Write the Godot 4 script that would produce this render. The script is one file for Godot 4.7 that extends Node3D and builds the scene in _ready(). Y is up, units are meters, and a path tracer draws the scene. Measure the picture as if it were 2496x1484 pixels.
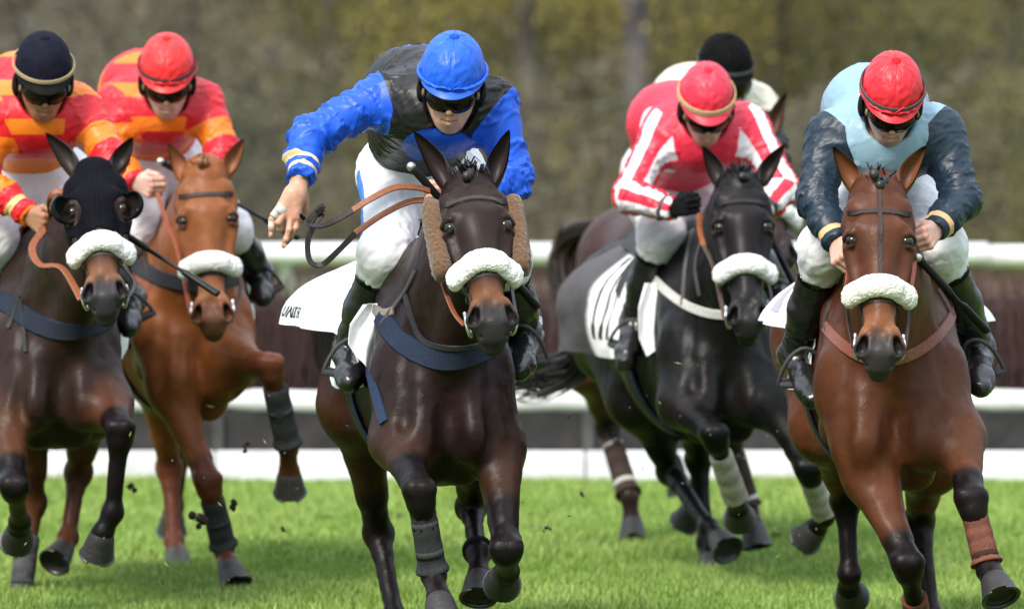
extends Node3D
# A field of horses galloping over turf towards a long lens; y up, metres, the camera looks along -z.
const FPX := 15026.0
const CAMD := 19.0
const CAMH := 1.645
const HOR := 350.0

var mats := {}
var noise := FastNoiseLite.new()
var fold := FastNoiseLite.new()
var rng := RandomNumberGenerator.new()
var head_ms := {}
var used := {}

func _ready():
	rng.seed = 7
	# camera
	var cam := Camera3D.new()
	cam.name = "camera"
	cam.position = Vector3(0, CAMH, CAMD)
	cam.keep_aspect = Camera3D.KEEP_HEIGHT
	var ca := CameraAttributesPhysical.new()
	ca.frustum_focal_length = 200.0
	ca.exposure_aperture = 3.2
	ca.frustum_focus_distance = 18.8
	cam.attributes = ca
	add_child(cam)
	cam.set_frustum(1484.0 / FPX, Vector2(0, -392.0 / FPX), 1.0, 600.0)
	# sky and exposure
	var sm := ProceduralSkyMaterial.new()
	sm.sky_top_color = Color(0.92, 0.96, 1.0)
	sm.sky_horizon_color = Color(0.55, 0.59, 0.66)
	sm.sky_curve = 0.6
	sm.ground_bottom_color = Color(0.25, 0.27, 0.2)
	sm.ground_horizon_color = Color(0.4, 0.42, 0.38)
	sm.sun_angle_max = 20.0
	sm.sky_energy_multiplier = 1.0
	var sky := Sky.new()
	sky.sky_material = sm
	var env := Environment.new()
	env.background_mode = Environment.BG_SKY
	env.sky = sky
	env.tonemap_mode = Environment.TONE_MAPPER_LINEAR
	env.tonemap_exposure = 2.5
	env.sdfgi_enabled = true
	env.ssao_enabled = true
	env.ssil_enabled = true
	var we := WorldEnvironment.new()
	we.name = "world_environment"
	we.environment = env
	add_child(we)
	# a veiled sun, high to the left and a little behind the riders
	var sun := DirectionalLight3D.new()
	sun.name = "sun"
	sun.light_energy = 0.62
	sun.light_angular_distance = 18.0
	sun.light_color = Color(1.0, 0.975, 0.94)
	sun.shadow_enabled = true
	add_child(sun)
	sun.look_at_from_position(Vector3(-3.5, 7, 6.5), Vector3.ZERO)
	noise.seed = 11
	noise.noise_type = FastNoiseLite.TYPE_SIMPLEX_SMOOTH
	noise.frequency = 1.0
	fold.seed = 5
	fold.noise_type = FastNoiseLite.TYPE_SIMPLEX_SMOOTH
	fold.frequency = 1.0
	fold.fractal_octaves = 2
	make_materials()
	setting()
	make_templates()
	riders()
	small_things()

# ---------------------------------------------------------------- helpers
func P(u: float, v: float, z: float) -> Vector3:
	var d := CAMD - z
	return Vector3((u - 1248.0) / FPX * d, CAMH + (HOR - v) / FPX * d, z)

class Fld:
	var o: Vector3
	var c: float
	var nx: int
	var ny: int
	var nz: int
	var d: PackedFloat32Array
	func _init(lo: Vector3, hi: Vector3, cell: float):
		o = lo
		c = cell
		nx = int((hi.x - lo.x) / cell) + 2
		ny = int((hi.y - lo.y) / cell) + 2
		nz = int((hi.z - lo.z) / cell) + 2
		d.resize(nx * ny * nz)
		d.fill(0.5)
	# a tapered capsule joined smoothly (k); along ax it is s times thinner; cut takes it away instead
	func cap(a: Vector3, b: Vector3, ra: float, rb: float, k: float, ax := Vector3.ZERO, s := 1.0, cut := false):
		var m := (maxf(ra, rb) + k) / minf(s, 1.0) + c * 2.0
		var lo := (a.min(b) - Vector3(m, m, m) - o) / c
		var hi := (a.max(b) + Vector3(m, m, m) - o) / c
		var x0 := maxi(0, int(lo.x))
		var x1 := mini(nx - 1, int(hi.x) + 1)
		if x1 < x0:
			return
		var ba := b - a
		ba += ax * (ba.dot(ax) * (s - 1.0))
		var inv := 1.0 / maxf(ba.length_squared(), 1e-9)
		var dr := rb - ra
		var sm := s - 1.0
		for z in range(maxi(0, int(lo.z)), mini(nz - 1, int(hi.z) + 1) + 1):
			for y in range(maxi(0, int(lo.y)), mini(ny - 1, int(hi.y) + 1) + 1):
				var i := x0 + nx * (y + ny * z)
				var p := Vector3(o.x + x0 * c, o.y + y * c, o.z + z * c) - a
				for x in range(x0, x1 + 1):
					var q := p + ax * (p.dot(ax) * sm)
					var h := clampf(q.dot(ba) * inv, 0.0, 1.0)
					var e := (q - ba * h).length() - ra - dr * h
					var f := d[i]
					if cut:
						e = -e
						var g2 := k - absf(f - e)
						d[i] = maxf(f, e) + (g2 * g2 * 0.25 / k if g2 > 0.0 else 0.0)
					else:
						var g := k - absf(f - e)
						d[i] = minf(f, e) - (g * g * 0.25 / k if g > 0.0 else 0.0)
					p.x += c
					i += 1
	func sph(a: Vector3, r: float, k: float, ax := Vector3.ZERO, s := 1.0):
		cap(a, a, r, r, k, ax, s)
	func at(p: Vector3) -> float:
		var q := (p - o) / c
		var x := clampi(int(q.x), 0, nx - 2)
		var y := clampi(int(q.y), 0, ny - 2)
		var z := clampi(int(q.z), 0, nz - 2)
		var fx := clampf(q.x - x, 0, 1)
		var fy := clampf(q.y - y, 0, 1)
		var fz := clampf(q.z - z, 0, 1)
		var i := x + nx * (y + ny * z)
		var r := nx
		var s := nx * ny
		var a := lerpf(lerpf(d[i], d[i + 1], fx), lerpf(d[i + r], d[i + r + 1], fx), fy)
		var b := lerpf(lerpf(d[i + s], d[i + s + 1], fx), lerpf(d[i + s + r], d[i + s + r + 1], fx), fy)
		return lerpf(a, b, fz)
	func grad(p: Vector3) -> Vector3:
		var e := c
		return Vector3(at(p + Vector3(e, 0, 0)) - at(p - Vector3(e, 0, 0)), at(p + Vector3(0, e, 0)) - at(p - Vector3(0, e, 0)), at(p + Vector3(0, 0, e)) - at(p - Vector3(0, 0, e))).normalized()
	# walks from p along dir until it is off from the surface
	func snap(p: Vector3, dir: Vector3, off: float, far := 2.0) -> Vector3:
		var t := 0.0
		while t < far:
			var e := at(p + dir * t) - off
			if e < 0.0:
				break
			t += maxf(0.004, minf(e * 0.6, 0.1))
		return p + dir * t

class Msh:
	var v := PackedVector3Array()
	var n := PackedVector3Array()
	var c := PackedColorArray()
	var t := PackedInt32Array()
	func add(m: Msh, x := Transform3D.IDENTITY):
		var at := v.size()
		v.append_array(x * m.v)
		var b := x.basis.orthonormalized()
		if x.basis.determinant() < 0.0:
			b = x.basis
		for q in m.n:
			n.append((b * q).normalized())
		c.append_array(m.c)
		if x.basis.determinant() < 0.0:
			for i in range(0, m.t.size(), 3):
				t.append_array([m.t[i] + at, m.t[i + 2] + at, m.t[i + 1] + at])
		else:
			for i in m.t:
				t.append(i + at)
	func tint(col: Color):
		c.resize(v.size())
		c.fill(col)
	func smooth():
		n.resize(v.size())
		n.fill(Vector3.ZERO)
		for i in range(0, t.size(), 3):
			var a := t[i]
			var b := t[i + 1]
			var e := t[i + 2]
			var q := (v[e] - v[a]).cross(v[b] - v[a])
			n[a] += q
			n[b] += q
			n[e] += q
		for i in n.size():
			n[i] = n[i].normalized()
	func quad(a: Vector3, b: Vector3, e: Vector3, f: Vector3, col: Color):
		var q := (e - a).cross(b - a).normalized()
		var k := v.size()
		v.append_array([a, b, e, f])
		n.append_array([q, q, q, q])
		c.append_array([col, col, col, col])
		t.append_array([k, k + 1, k + 2, k, k + 2, k + 3])

const EDGE := [0, 1, 2, 3, 4, 5, 6, 7, 0, 2, 1, 3, 4, 6, 5, 7, 0, 4, 1, 5, 2, 6, 3, 7]

# surface nets
func nets(f: Fld, lip := 2.8) -> Msh:
	var ms := Msh.new()
	var nx := f.nx
	var ny := f.ny
	var nz := f.nz
	var s := nx * ny
	var d := f.d
	var vid := PackedInt32Array()
	vid.resize(d.size())
	vid.fill(-1)
	var lim := f.c * lip
	var cells := PackedInt32Array()
	var off := [0, 1, nx, nx + 1, s, s + 1, s + nx, s + nx + 1]
	var crn := [Vector3(0, 0, 0), Vector3(1, 0, 0), Vector3(0, 1, 0), Vector3(1, 1, 0), Vector3(0, 0, 1), Vector3(1, 0, 1), Vector3(0, 1, 1), Vector3(1, 1, 1)]
	var val := PackedFloat32Array()
	val.resize(8)
	for z in range(1, nz - 1):
		for y in range(1, ny - 1):
			var i := nx * (y + ny * z)
			for x in range(1, nx - 1):
				i += 1
				var d0 := d[i]
				if d0 > lim or d0 < -lim:
					continue
				var neg := 0
				for k in 8:
					var q := d[i + off[k]]
					val[k] = q
					if q < 0.0:
						neg += 1
				if neg == 0 or neg == 8:
					continue
				var sum := Vector3.ZERO
				var cnt := 0
				for e in 12:
					var a: int = EDGE[e * 2]
					var b: int = EDGE[e * 2 + 1]
					var va := val[a]
					var vb := val[b]
					if (va < 0.0) != (vb < 0.0):
						var ca: Vector3 = crn[a]
						var cb: Vector3 = crn[b]
						sum += ca + (cb - ca) * (va / (va - vb))
						cnt += 1
				vid[i] = ms.v.size()
				ms.v.append(f.o + (Vector3(x, y, z) + sum / cnt) * f.c)
				cells.append(i)
	var step := [1, nx, s]
	for i in cells:
		var neg := d[i] < 0.0
		for ax in 3:
			if (d[i + step[ax]] < 0.0) == neg:
				continue
			var u: int = step[(ax + 1) % 3]
			var w: int = step[(ax + 2) % 3]
			var a := vid[i]
			var b := vid[i - u]
			var c2 := vid[i - u - w]
			var e := vid[i - w]
			if b < 0 or c2 < 0 or e < 0:
				continue
			if neg:
				ms.t.append_array([a, c2, b, a, e, c2])
			else:
				ms.t.append_array([a, b, c2, a, c2, e])
	ms.smooth()
	ms.tint(Color.WHITE)
	return ms

# splits triangles where idf changes, so that colour borders are crisp; returns the mesh coloured by cols[id]
func paint(ms: Msh, idf: Callable, cols: Array) -> Msh:
	var ids := PackedInt32Array()
	ids.resize(ms.v.size())
	for i in ms.v.size():
		ids[i] = idf.call(ms.v[i])
	var out := Msh.new()
	for i in range(0, ms.t.size(), 3):
		var q := [ms.t[i], ms.t[i + 1], ms.t[i + 2]]
		var a := ids[q[0]]
		var b := ids[q[1]]
		var c := ids[q[2]]
		if a == b and b == c:
			var k := out.v.size()
			for j in q:
				out.v.append(ms.v[j])
				out.n.append(ms.n[j])
				out.c.append(cols[a])
			out.t.append_array([k, k + 1, k + 2])
			continue
		if a == b:
			q = [q[2], q[0], q[1]]
		elif a == c:
			q = [q[1], q[2], q[0]]
		# q[0] is the odd one (where all three differ the far edge stays with q[1])
		var m1 := cutpoint(ms, idf, q[0], q[1], ids[q[0]])
		var m2 := cutpoint(ms, idf, q[0], q[2], ids[q[0]])
		var p0 := [ms.v[q[0]], ms.n[q[0]]]
		var p1 := [ms.v[q[1]], ms.n[q[1]]]
		var p2 := [ms.v[q[2]], ms.n[q[2]]]
		tri(out, p0, m1, m2, cols[ids[q[0]]])
		tri(out, m1, p1, p2, cols[ids[q[1]]])
		tri(out, m1, p2, m2, cols[ids[q[1]]])
	return out

func tri(o: Msh, a: Array, b: Array, c: Array, col: Color):
	var k := o.v.size()
	for q in [a, b, c]:
		o.v.append(q[0])
		o.n.append(q[1])
		o.c.append(col)
	o.t.append_array([k, k + 1, k + 2])

func cutpoint(ms: Msh, idf: Callable, a: int, b: int, ida: int) -> Array:
	var lo := 0.0
	var hi := 1.0
	for s in 4:
		var m := (lo + hi) * 0.5
		if idf.call(ms.v[a].lerp(ms.v[b], m)) == ida:
			lo = m
		else:
			hi = m
	var w := (lo + hi) * 0.5
	return [ms.v[a].lerp(ms.v[b], w), ms.n[a].lerp(ms.n[b], w).normalized()]

func spline(pts: Array, per: int) -> Array:
	var out := []
	for i in pts.size() - 1:
		var p0 = pts[maxi(i - 1, 0)]
		var p1 = pts[i]
		var p2 = pts[i + 1]
		var p3 = pts[mini(i + 2, pts.size() - 1)]
		for k in per:
			var t := float(k) / per
			out.append(0.5 * ((2.0 * p1) + (p2 - p0) * t + (2.0 * p0 - 5.0 * p1 + 4.0 * p2 - p3) * (t * t) + (3.0 * p1 - p0 - 3.0 * p2 + p3) * (t * t * t)))
	out.append(pts[pts.size() - 1])
	return out

# a round tube with rounded ends; rad is a number or one per point; flat squeezes it along up
func tube(pts: Array, rad, col: Color, sides := 10, ms: Msh = null, flat := 1.0, up := Vector3.ZERO, caps := true) -> Msh:
	if ms == null:
		ms = Msh.new()
	var fresh := Msh.new()
	var n := pts.size()
	var side := Vector3.ZERO
	for i in n:
		var tg: Vector3 = (pts[mini(i + 1, n - 1)] - pts[maxi(i - 1, 0)]).normalized()
		if i == 0 or up != Vector3.ZERO:
			var r := up if up != Vector3.ZERO else (Vector3.UP if absf(tg.y) < 0.9 else Vector3.RIGHT)
			side = tg.cross(r).normalized()
		else:
			side = (side - tg * side.dot(tg)).normalized()
		var w := side.cross(tg).normalized()
		var r2: float = rad if not rad is Array else rad[i]
		for k in sides:
			var a := TAU * k / sides
			fresh.v.append(pts[i] + side * (cos(a) * r2) + w * (sin(a) * r2 * flat))
	for i in n - 1:
		for k in sides:
			var a := i * sides + k
			var b := i * sides + (k + 1) % sides
			fresh.t.append_array([a, b, a + sides, b, b + sides, a + sides])
	if caps:
		for e in 2:
			var base := 0 if e == 0 else (n - 1) * sides
			var k0 := fresh.v.size()
			fresh.v.append(pts[0] if e == 0 else pts[n - 1])
			for k in sides:
				if e == 0:
					fresh.t.append_array([k0, base + (k + 1) % sides, base + k])
				else:
					fresh.t.append_array([k0, base + k, base + (k + 1) % sides])
	fresh.smooth()
	fresh.tint(col)
	ms.add(fresh)
	return ms

# a flat strap: box section, w wide, th thick, nrm per point is the outward side
func strap(pts: Array, nrm: Array, w, th: float, col: Color, ms: Msh = null) -> Msh:
	if ms == null:
		ms = Msh.new()
	var n := pts.size()
	var rows := []
	for i in n:
		var tg: Vector3 = (pts[mini(i + 1, n - 1)] - pts[maxi(i - 1, 0)]).normalized()
		var s: Vector3 = tg.cross(nrm[i]).normalized()
		var q: Vector3 = s.cross(tg).normalized()
		var hw: float = (w if not w is Array else w[i]) * 0.5
		rows.append([pts[i] + s * hw, pts[i] + s * hw * 0.86 + q * th, pts[i] - s * hw * 0.86 + q * th, pts[i] - s * hw, s, q])
	for f in 3:
		var k := ms.v.size()
		for i in n:
			var r: Array = rows[i]
			var q: Vector3 = [(r[4] + r[5] * 0.6).normalized(), r[5], (r[5] * 0.6 - r[4]).normalized()][f]
			ms.v.append(r[f])
			ms.v.append(r[f + 1])
			ms.n.append(q)
			ms.n.append(q)
			ms.c.append(col)
			ms.c.append(col)
		for i in n - 1:
			var a := k + i * 2
			ms.t.append_array([a, a + 1, a + 2, a + 1, a + 3, a + 2])
	for i in n - 1:
		var r: Array = rows[i]
		var r2: Array = rows[i + 1]
		ms.quad(r[0], r2[0], r2[3], r[3], col)
	for e in [0, n - 1]:
		var r: Array = rows[e]
		ms.quad(r[0], r[1], r[2], r[3], col)
	return ms

func box(a: Vector3, b: Vector3, col: Color, ms: Msh = null, x := Transform3D.IDENTITY, bev := 0.0) -> Msh:
	if ms == null:
		ms = Msh.new()
	var c := (a + b) * 0.5
	var h := (b - a) * 0.5
	var m := Msh.new()
	# each face inset by bev, joined by sloped edges
	for ax in 3:
		for s in [-1.0, 1.0]:
			var u := Vector3.ZERO
			var w := Vector3.ZERO
			var q := Vector3.ZERO
			q[ax] = s
			u[(ax + 1) % 3] = 1.0
			w[(ax + 2) % 3] = 1.0
			var hu := h[(ax + 1) % 3] - bev
			var hw := h[(ax + 2) % 3] - bev
			var o := c + q * h[ax]
			var p := [o - u * hu - w * hw, o + u * hu - w * hw, o + u * hu + w * hw, o - u * hu + w * hw]
			if s > 0:
				m.quad(p[0], p[3], p[2], p[1], col)
			else:
				m.quad(p[0], p[1], p[2], p[3], col)
	if bev > 0.0:
		for ax in 3:
			for s1 in [-1.0, 1.0]:
				for s2 in [-1.0, 1.0]:
					var e := Vector3.ZERO
					e[ax] = h[ax] - bev
					var i1 := (ax + 1) % 3
					var i2 := (ax + 2) % 3
					var pa := c
					pa[i1] += s1 * h[i1]
					pa[i2] += s2 * (h[i2] - bev)
					var pb := c
					pb[i1] += s1 * (h[i1] - bev)
					pb[i2] += s2 * h[i2]
					var p := [pa - e, pa + e, pb + e, pb - e]
					var out := Vector3.ZERO
					out[i1] = s1
					out[i2] = s2
					if ((p[2] - p[0]).cross(p[1] - p[0])).dot(out) > 0:
						m.quad(p[0], p[1], p[2], p[3], col)
					else:
						m.quad(p[0], p[3], p[2], p[1], col)
	ms.add(m, x)
	return ms

# grid of points (rows of equal length) as a smooth sheet with thickness th along its normals
func sheet(rows: Array, th: float, col: Color, closed := false) -> Msh:
	var m := Msh.new()
	var nr := rows.size()
	var nc: int = rows[0].size()
	for r in rows:
		for p in r:
			m.v.append(p)
	for i in nr - 1:
		for j in (nc if closed else nc - 1):
			var a := i * nc + j
			var b := i * nc + (j + 1) % nc
			m.t.append_array([a, b, a + nc, b, b + nc, a + nc])
	m.smooth()
	m.tint(col)
	if th > 0.0:
		var k := m.v.size()
		var back := Msh.new()
		for i in k:
			back.v.append(m.v[i] - m.n[i] * th)
			back.n.append(-m.n[i])
		for i in range(0, m.t.size(), 3):
			back.t.append_array([m.t[i], m.t[i + 2], m.t[i + 1]])
		back.tint(col)
		var rim := []
		if not closed:
			for j in nc - 1:
				rim.append([j, j + 1])
				rim.append([(nr - 1) * nc + j + 1, (nr - 1) * nc + j])
			for i in nr - 1:
				rim.append([(i + 1) * nc, i * nc])
				rim.append([i * nc + nc - 1, (i + 1) * nc + nc - 1])
		else:
			for j in nc:
				rim.append([j, (j + 1) % nc])
				rim.append([(nr - 1) * nc + (j + 1) % nc, (nr - 1) * nc + j])
		var edge := Msh.new()
		for e in rim:
			edge.quad(m.v[e[0]], back.v[e[0]], back.v[e[1]], m.v[e[1]], col)
		m.add(back)
		m.add(edge)
	return m

func ball(c: Vector3, r: Vector3, col: Color, ms: Msh = null, nu := 14, nv := 9, b := Basis.IDENTITY) -> Msh:
	if ms == null:
		ms = Msh.new()
	var m := Msh.new()
	for j in nv + 1:
		for i in nu:
			var th := PI * j / nv
			var ph := TAU * i / nu
			var d := Vector3(sin(th) * cos(ph), cos(th), sin(th) * sin(ph))
			m.v.append(c + b * (d * r))
			m.n.append((b * (d / r)).normalized())
	for j in nv:
		for i in nu:
			var a := j * nu + i
			var e := j * nu + (i + 1) % nu
			m.t.append_array([a, a + nu, e, e, a + nu, e + nu])
	m.tint(col)
	ms.add(m)
	return ms

func push(ms: Msh, fn: Callable):
	for i in ms.v.size():
		ms.v[i] += ms.n[i] * fn.call(ms.v[i])
	ms.smooth()

# ---------------------------------------------------------------- nodes
func numbered(called: String) -> String:
	var k: int = used.get(called, -1) + 1
	used[called] = k
	return called if k == 0 else "%s_%03d" % [called, k]

func thing(called: String, label: String, category: String, at: Vector3, group := "") -> Node3D:
	var o := Node3D.new()
	o.name = numbered(called)
	o.position = at
	o.set_meta("label", label)
	o.set_meta("category", category)
	if group:
		o.set_meta("group", group)
	add_child(o)
	return o

func to_mesh(ms: Msh, at: Vector3) -> ArrayMesh:
	var a := []
	a.resize(Mesh.ARRAY_MAX)
	var v := PackedVector3Array()
	v.resize(ms.v.size())
	for i in ms.v.size():
		v[i] = ms.v[i] - at
	# every triangle turned the way its normals point
	var t := ms.t
	for i in range(0, t.size(), 3):
		var p := v[t[i]]
		if (v[t[i + 2]] - p).cross(v[t[i + 1]] - p).dot(ms.n[t[i]] + ms.n[t[i + 1]] + ms.n[t[i + 2]]) < 0.0:
			var q := t[i + 1]
			t[i + 1] = t[i + 2]
			t[i + 2] = q
	a[Mesh.ARRAY_VERTEX] = v
	a[Mesh.ARRAY_NORMAL] = ms.n
	a[Mesh.ARRAY_COLOR] = ms.c
	a[Mesh.ARRAY_INDEX] = t
	var am := ArrayMesh.new()
	am.add_surface_from_arrays(Mesh.PRIMITIVE_TRIANGLES, a)
	return am

# one named mesh under a thing or a part; its vertices are in the world, less the thing's place
func part(called: String, ms: Msh, mat: String, parent: Node3D, label := "") -> MeshInstance3D:
	var o := MeshInstance3D.new()
	var root := parent
	var at := Vector3.ZERO
	while root != self:
		at += root.position
		root = root.get_parent()
	o.mesh = to_mesh(ms, at)
	o.material_override = mats[mat]
	o.name = called
	if label:
		o.set_meta("label", label)
	parent.add_child(o, true)
	return o

func lone(called: String, ms: Msh, mat: String, label: String, category: String, at: Vector3, group := "") -> MeshInstance3D:
	var o := MeshInstance3D.new()
	o.mesh = to_mesh(ms, at)
	o.position = at
	o.material_override = mats[mat]
	o.name = numbered(called)
	o.set_meta("label", label)
	o.set_meta("category", category)
	if group:
		o.set_meta("group", group)
	add_child(o)
	return o

func structure(called: String, ms: Msh, mat: String) -> MeshInstance3D:
	var o := MeshInstance3D.new()
	o.mesh = to_mesh(ms, Vector3.ZERO)
	o.material_override = mats[mat]
	o.name = numbered(called)
	o.set_meta("kind", "structure")
	add_child(o)
	return o

# ---------------------------------------------------------------- materials
func noise_tex(seed_: int, freq: float, octaves: int, size: int, bump := 0.0, type := FastNoiseLite.TYPE_SIMPLEX_SMOOTH) -> ImageTexture:
	var n := FastNoiseLite.new()
	n.seed = seed_
	n.noise_type = type
	n.frequency = freq
	n.fractal_octaves = octaves
	var im := n.get_seamless_image(size, size, false, false, 0.15)
	if bump > 0.0:
		im.bump_map_to_normal_map(bump)
	return ImageTexture.create_from_image(im)

func gray_tex(seed_: int, freq: float, octaves: int, size: int, lo: float, hi: float) -> ImageTexture:
	var n := FastNoiseLite.new()
	n.seed = seed_
	n.frequency = freq
	n.fractal_octaves = octaves
	var im := n.get_seamless_image(size, size, false, false, 0.15)
	im.convert(Image.FORMAT_RGB8)
	for y in size:
		for x in size:
			var g := lerpf(lo, hi, im.get_pixel(x, y).r)
			im.set_pixel(x, y, Color(g, g, g))
	return ImageTexture.create_from_image(im)

func mat(called: String, rough: float, nt: Texture2D = null, ns := 1.0, scale := Vector3.ONE, ct: Texture2D = null, spec := 0.5) -> StandardMaterial3D:
	var m := StandardMaterial3D.new()
	m.resource_name = called
	m.vertex_color_use_as_albedo = true
	m.roughness = rough
	m.metallic_specular = spec
	if nt or ct:
		m.uv1_triplanar = true
		m.uv1_scale = scale
	if nt:
		m.normal_enabled = true
		m.normal_texture = nt
		m.normal_scale = ns
	if ct:
		m.albedo_texture = ct
	mats[called] = m
	return m

# short hair lying downwards, with a few veins raised under it
func coat_relief() -> ImageTexture:
	var n := FastNoiseLite.new()
	n.seed = 41
	n.frequency = 0.22
	n.fractal_octaves = 2
	var hair := n.get_seamless_image(512, 96, false, false, 0.2)
	hair.resize(512, 512, Image.INTERPOLATE_CUBIC)
	n.seed = 42
	n.frequency = 0.0085
	n.fractal_octaves = 3
	var vein := n.get_seamless_image(512, 512, false, false, 0.2)
	n.seed = 43
	n.frequency = 0.006
	n.fractal_octaves = 1
	var where := n.get_seamless_image(512, 512, false, false, 0.2)
	var im := Image.create(512, 512, false, Image.FORMAT_RGB8)
	for y in 512:
		for x in 512:
			var v := maxf(0.0, 1.0 - absf(vein.get_pixel(x, y).r - 0.5) * 34.0)
			v = v * v * (3.0 - 2.0 * v) * smoothstep(0.5, 0.75, where.get_pixel(x, y).r)
			var g := 0.25 + 0.16 * hair.get_pixel(x, y).r + 0.5 * v + 0.1 * where.get_pixel(x, y).r
			im.set_pixel(x, y, Color(g, g, g))
	im.bump_map_to_normal_map(3.0)
	return ImageTexture.create_from_image(im)

func make_materials():
	var fine := noise_tex(1, 0.05, 4, 256, 6.0)
	var broad := noise_tex(2, 0.012, 4, 256, 10.0)
	var weave := noise_tex(3, 0.2, 2, 256, 4.0)
	var mott := gray_tex(4, 0.02, 5, 256, 0.78, 1.0)
	var dirt := gray_tex(6, 0.03, 5, 256, 0.72, 1.0)
	var coat := mat("coat", 0.42, coat_relief(), 0.55, Vector3(2.1, 2.1, 2.1), mott, 0.28)
	mat("eye", 0.05)
	var satin := mat("satin", 0.42, broad, 0.08, Vector3(2.2, 2.2, 2.2), null, 0.42)
	var cloth := mat("cloth", 0.8, broad, 0.4, Vector3(3, 3, 3), dirt, 0.2)
	mat("linen", 0.8, broad, 0.3, Vector3(2, 2, 2))
	var skin := mat("skin", 0.48, fine, 0.18, Vector3(9, 9, 9), gray_tex(8, 0.03, 4, 128, 0.85, 1.0))
	skin.subsurf_scatter_enabled = true
	skin.subsurf_scatter_strength = 0.12
	mat("leather", 0.45, fine, 0.3, Vector3(9, 9, 9), dirt, 0.36)
	var boot := mat("boot", 0.3, broad, 0.45, Vector3(4, 4, 4), null, 0.45)
	boot.clearcoat_enabled = true
	boot.clearcoat = 0.3
	boot.clearcoat_roughness = 0.12
	mat("webbing", 0.8, weave, 0.5, Vector3(12, 12, 12), dirt, 0.25)
	mat("metal", 0.4).metallic = 1.0
	mat("rubber", 0.6, weave, 0.4, Vector3(14, 14, 14), null, 0.3)
	mat("lens", 0.08, null, 1.0, Vector3.ONE, null, 0.36)
	var fl := mat("fleece", 0.95, weave, 0.8, Vector3(9, 9, 9))
	fl.rim_enabled = true
	fl.rim = 0.6
	fl.rim_tint = 0.3
	mat("hoof", 0.55, fine, 0.6, Vector3(8, 8, 8), dirt)
	mat("hair", 0.45)
	mat("white_paint", 0.45, broad, 0.1, Vector3(0.6, 0.6, 0.6), gray_tex(9, 0.012, 5, 256, 0.8, 1.0))
	mat("dark_board", 0.7, broad, 0.3, Vector3(0.7, 0.7, 0.7), gray_tex(10, 0.015, 5, 256, 0.5, 1.0))
	mat("twig", 0.9)
	mat("soil", 0.95, fine, 1.0, Vector3(5, 5, 5))
	mat("turf", 0.95, fine, 0.8, Vector3(0.7, 0.7, 0.7), gray_tex(12, 0.03, 5, 512, 0.55, 1.0))
	mat("path", 0.95, fine, 0.5, Vector3(0.4, 0.4, 0.4), gray_tex(13, 0.02, 5, 256, 0.7, 1.0))
	var gr := mat("grass", 0.55)
	gr.backlight_enabled = true
	gr.backlight = Color(0.35, 0.42, 0.12)
	var lf := mat("leaf", 0.6)
	lf.backlight_enabled = true
	lf.backlight = Color(0.3, 0.32, 0.1)
	mat("bark", 0.95, broad, 1.0, Vector3(0.6, 0.2, 0.6), mott)
	mat("print", 0.7)

# ---------------------------------------------------------------- heads, hands and the gear they wear, built once
func V(x: float, y: float, z: float) -> Vector3:
	return Vector3(x, y, z)

func both(f: Fld, a: Vector3, b: Vector3, ra: float, rb: float, k: float, ax := Vector3.ZERO, s := 1.0, cut := false):
	for q in [1.0, -1.0]:
		f.cap(Vector3(a.x * q, a.y, a.z), Vector3(b.x * q, b.y, b.z), ra, rb, k, ax, s, cut)

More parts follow.
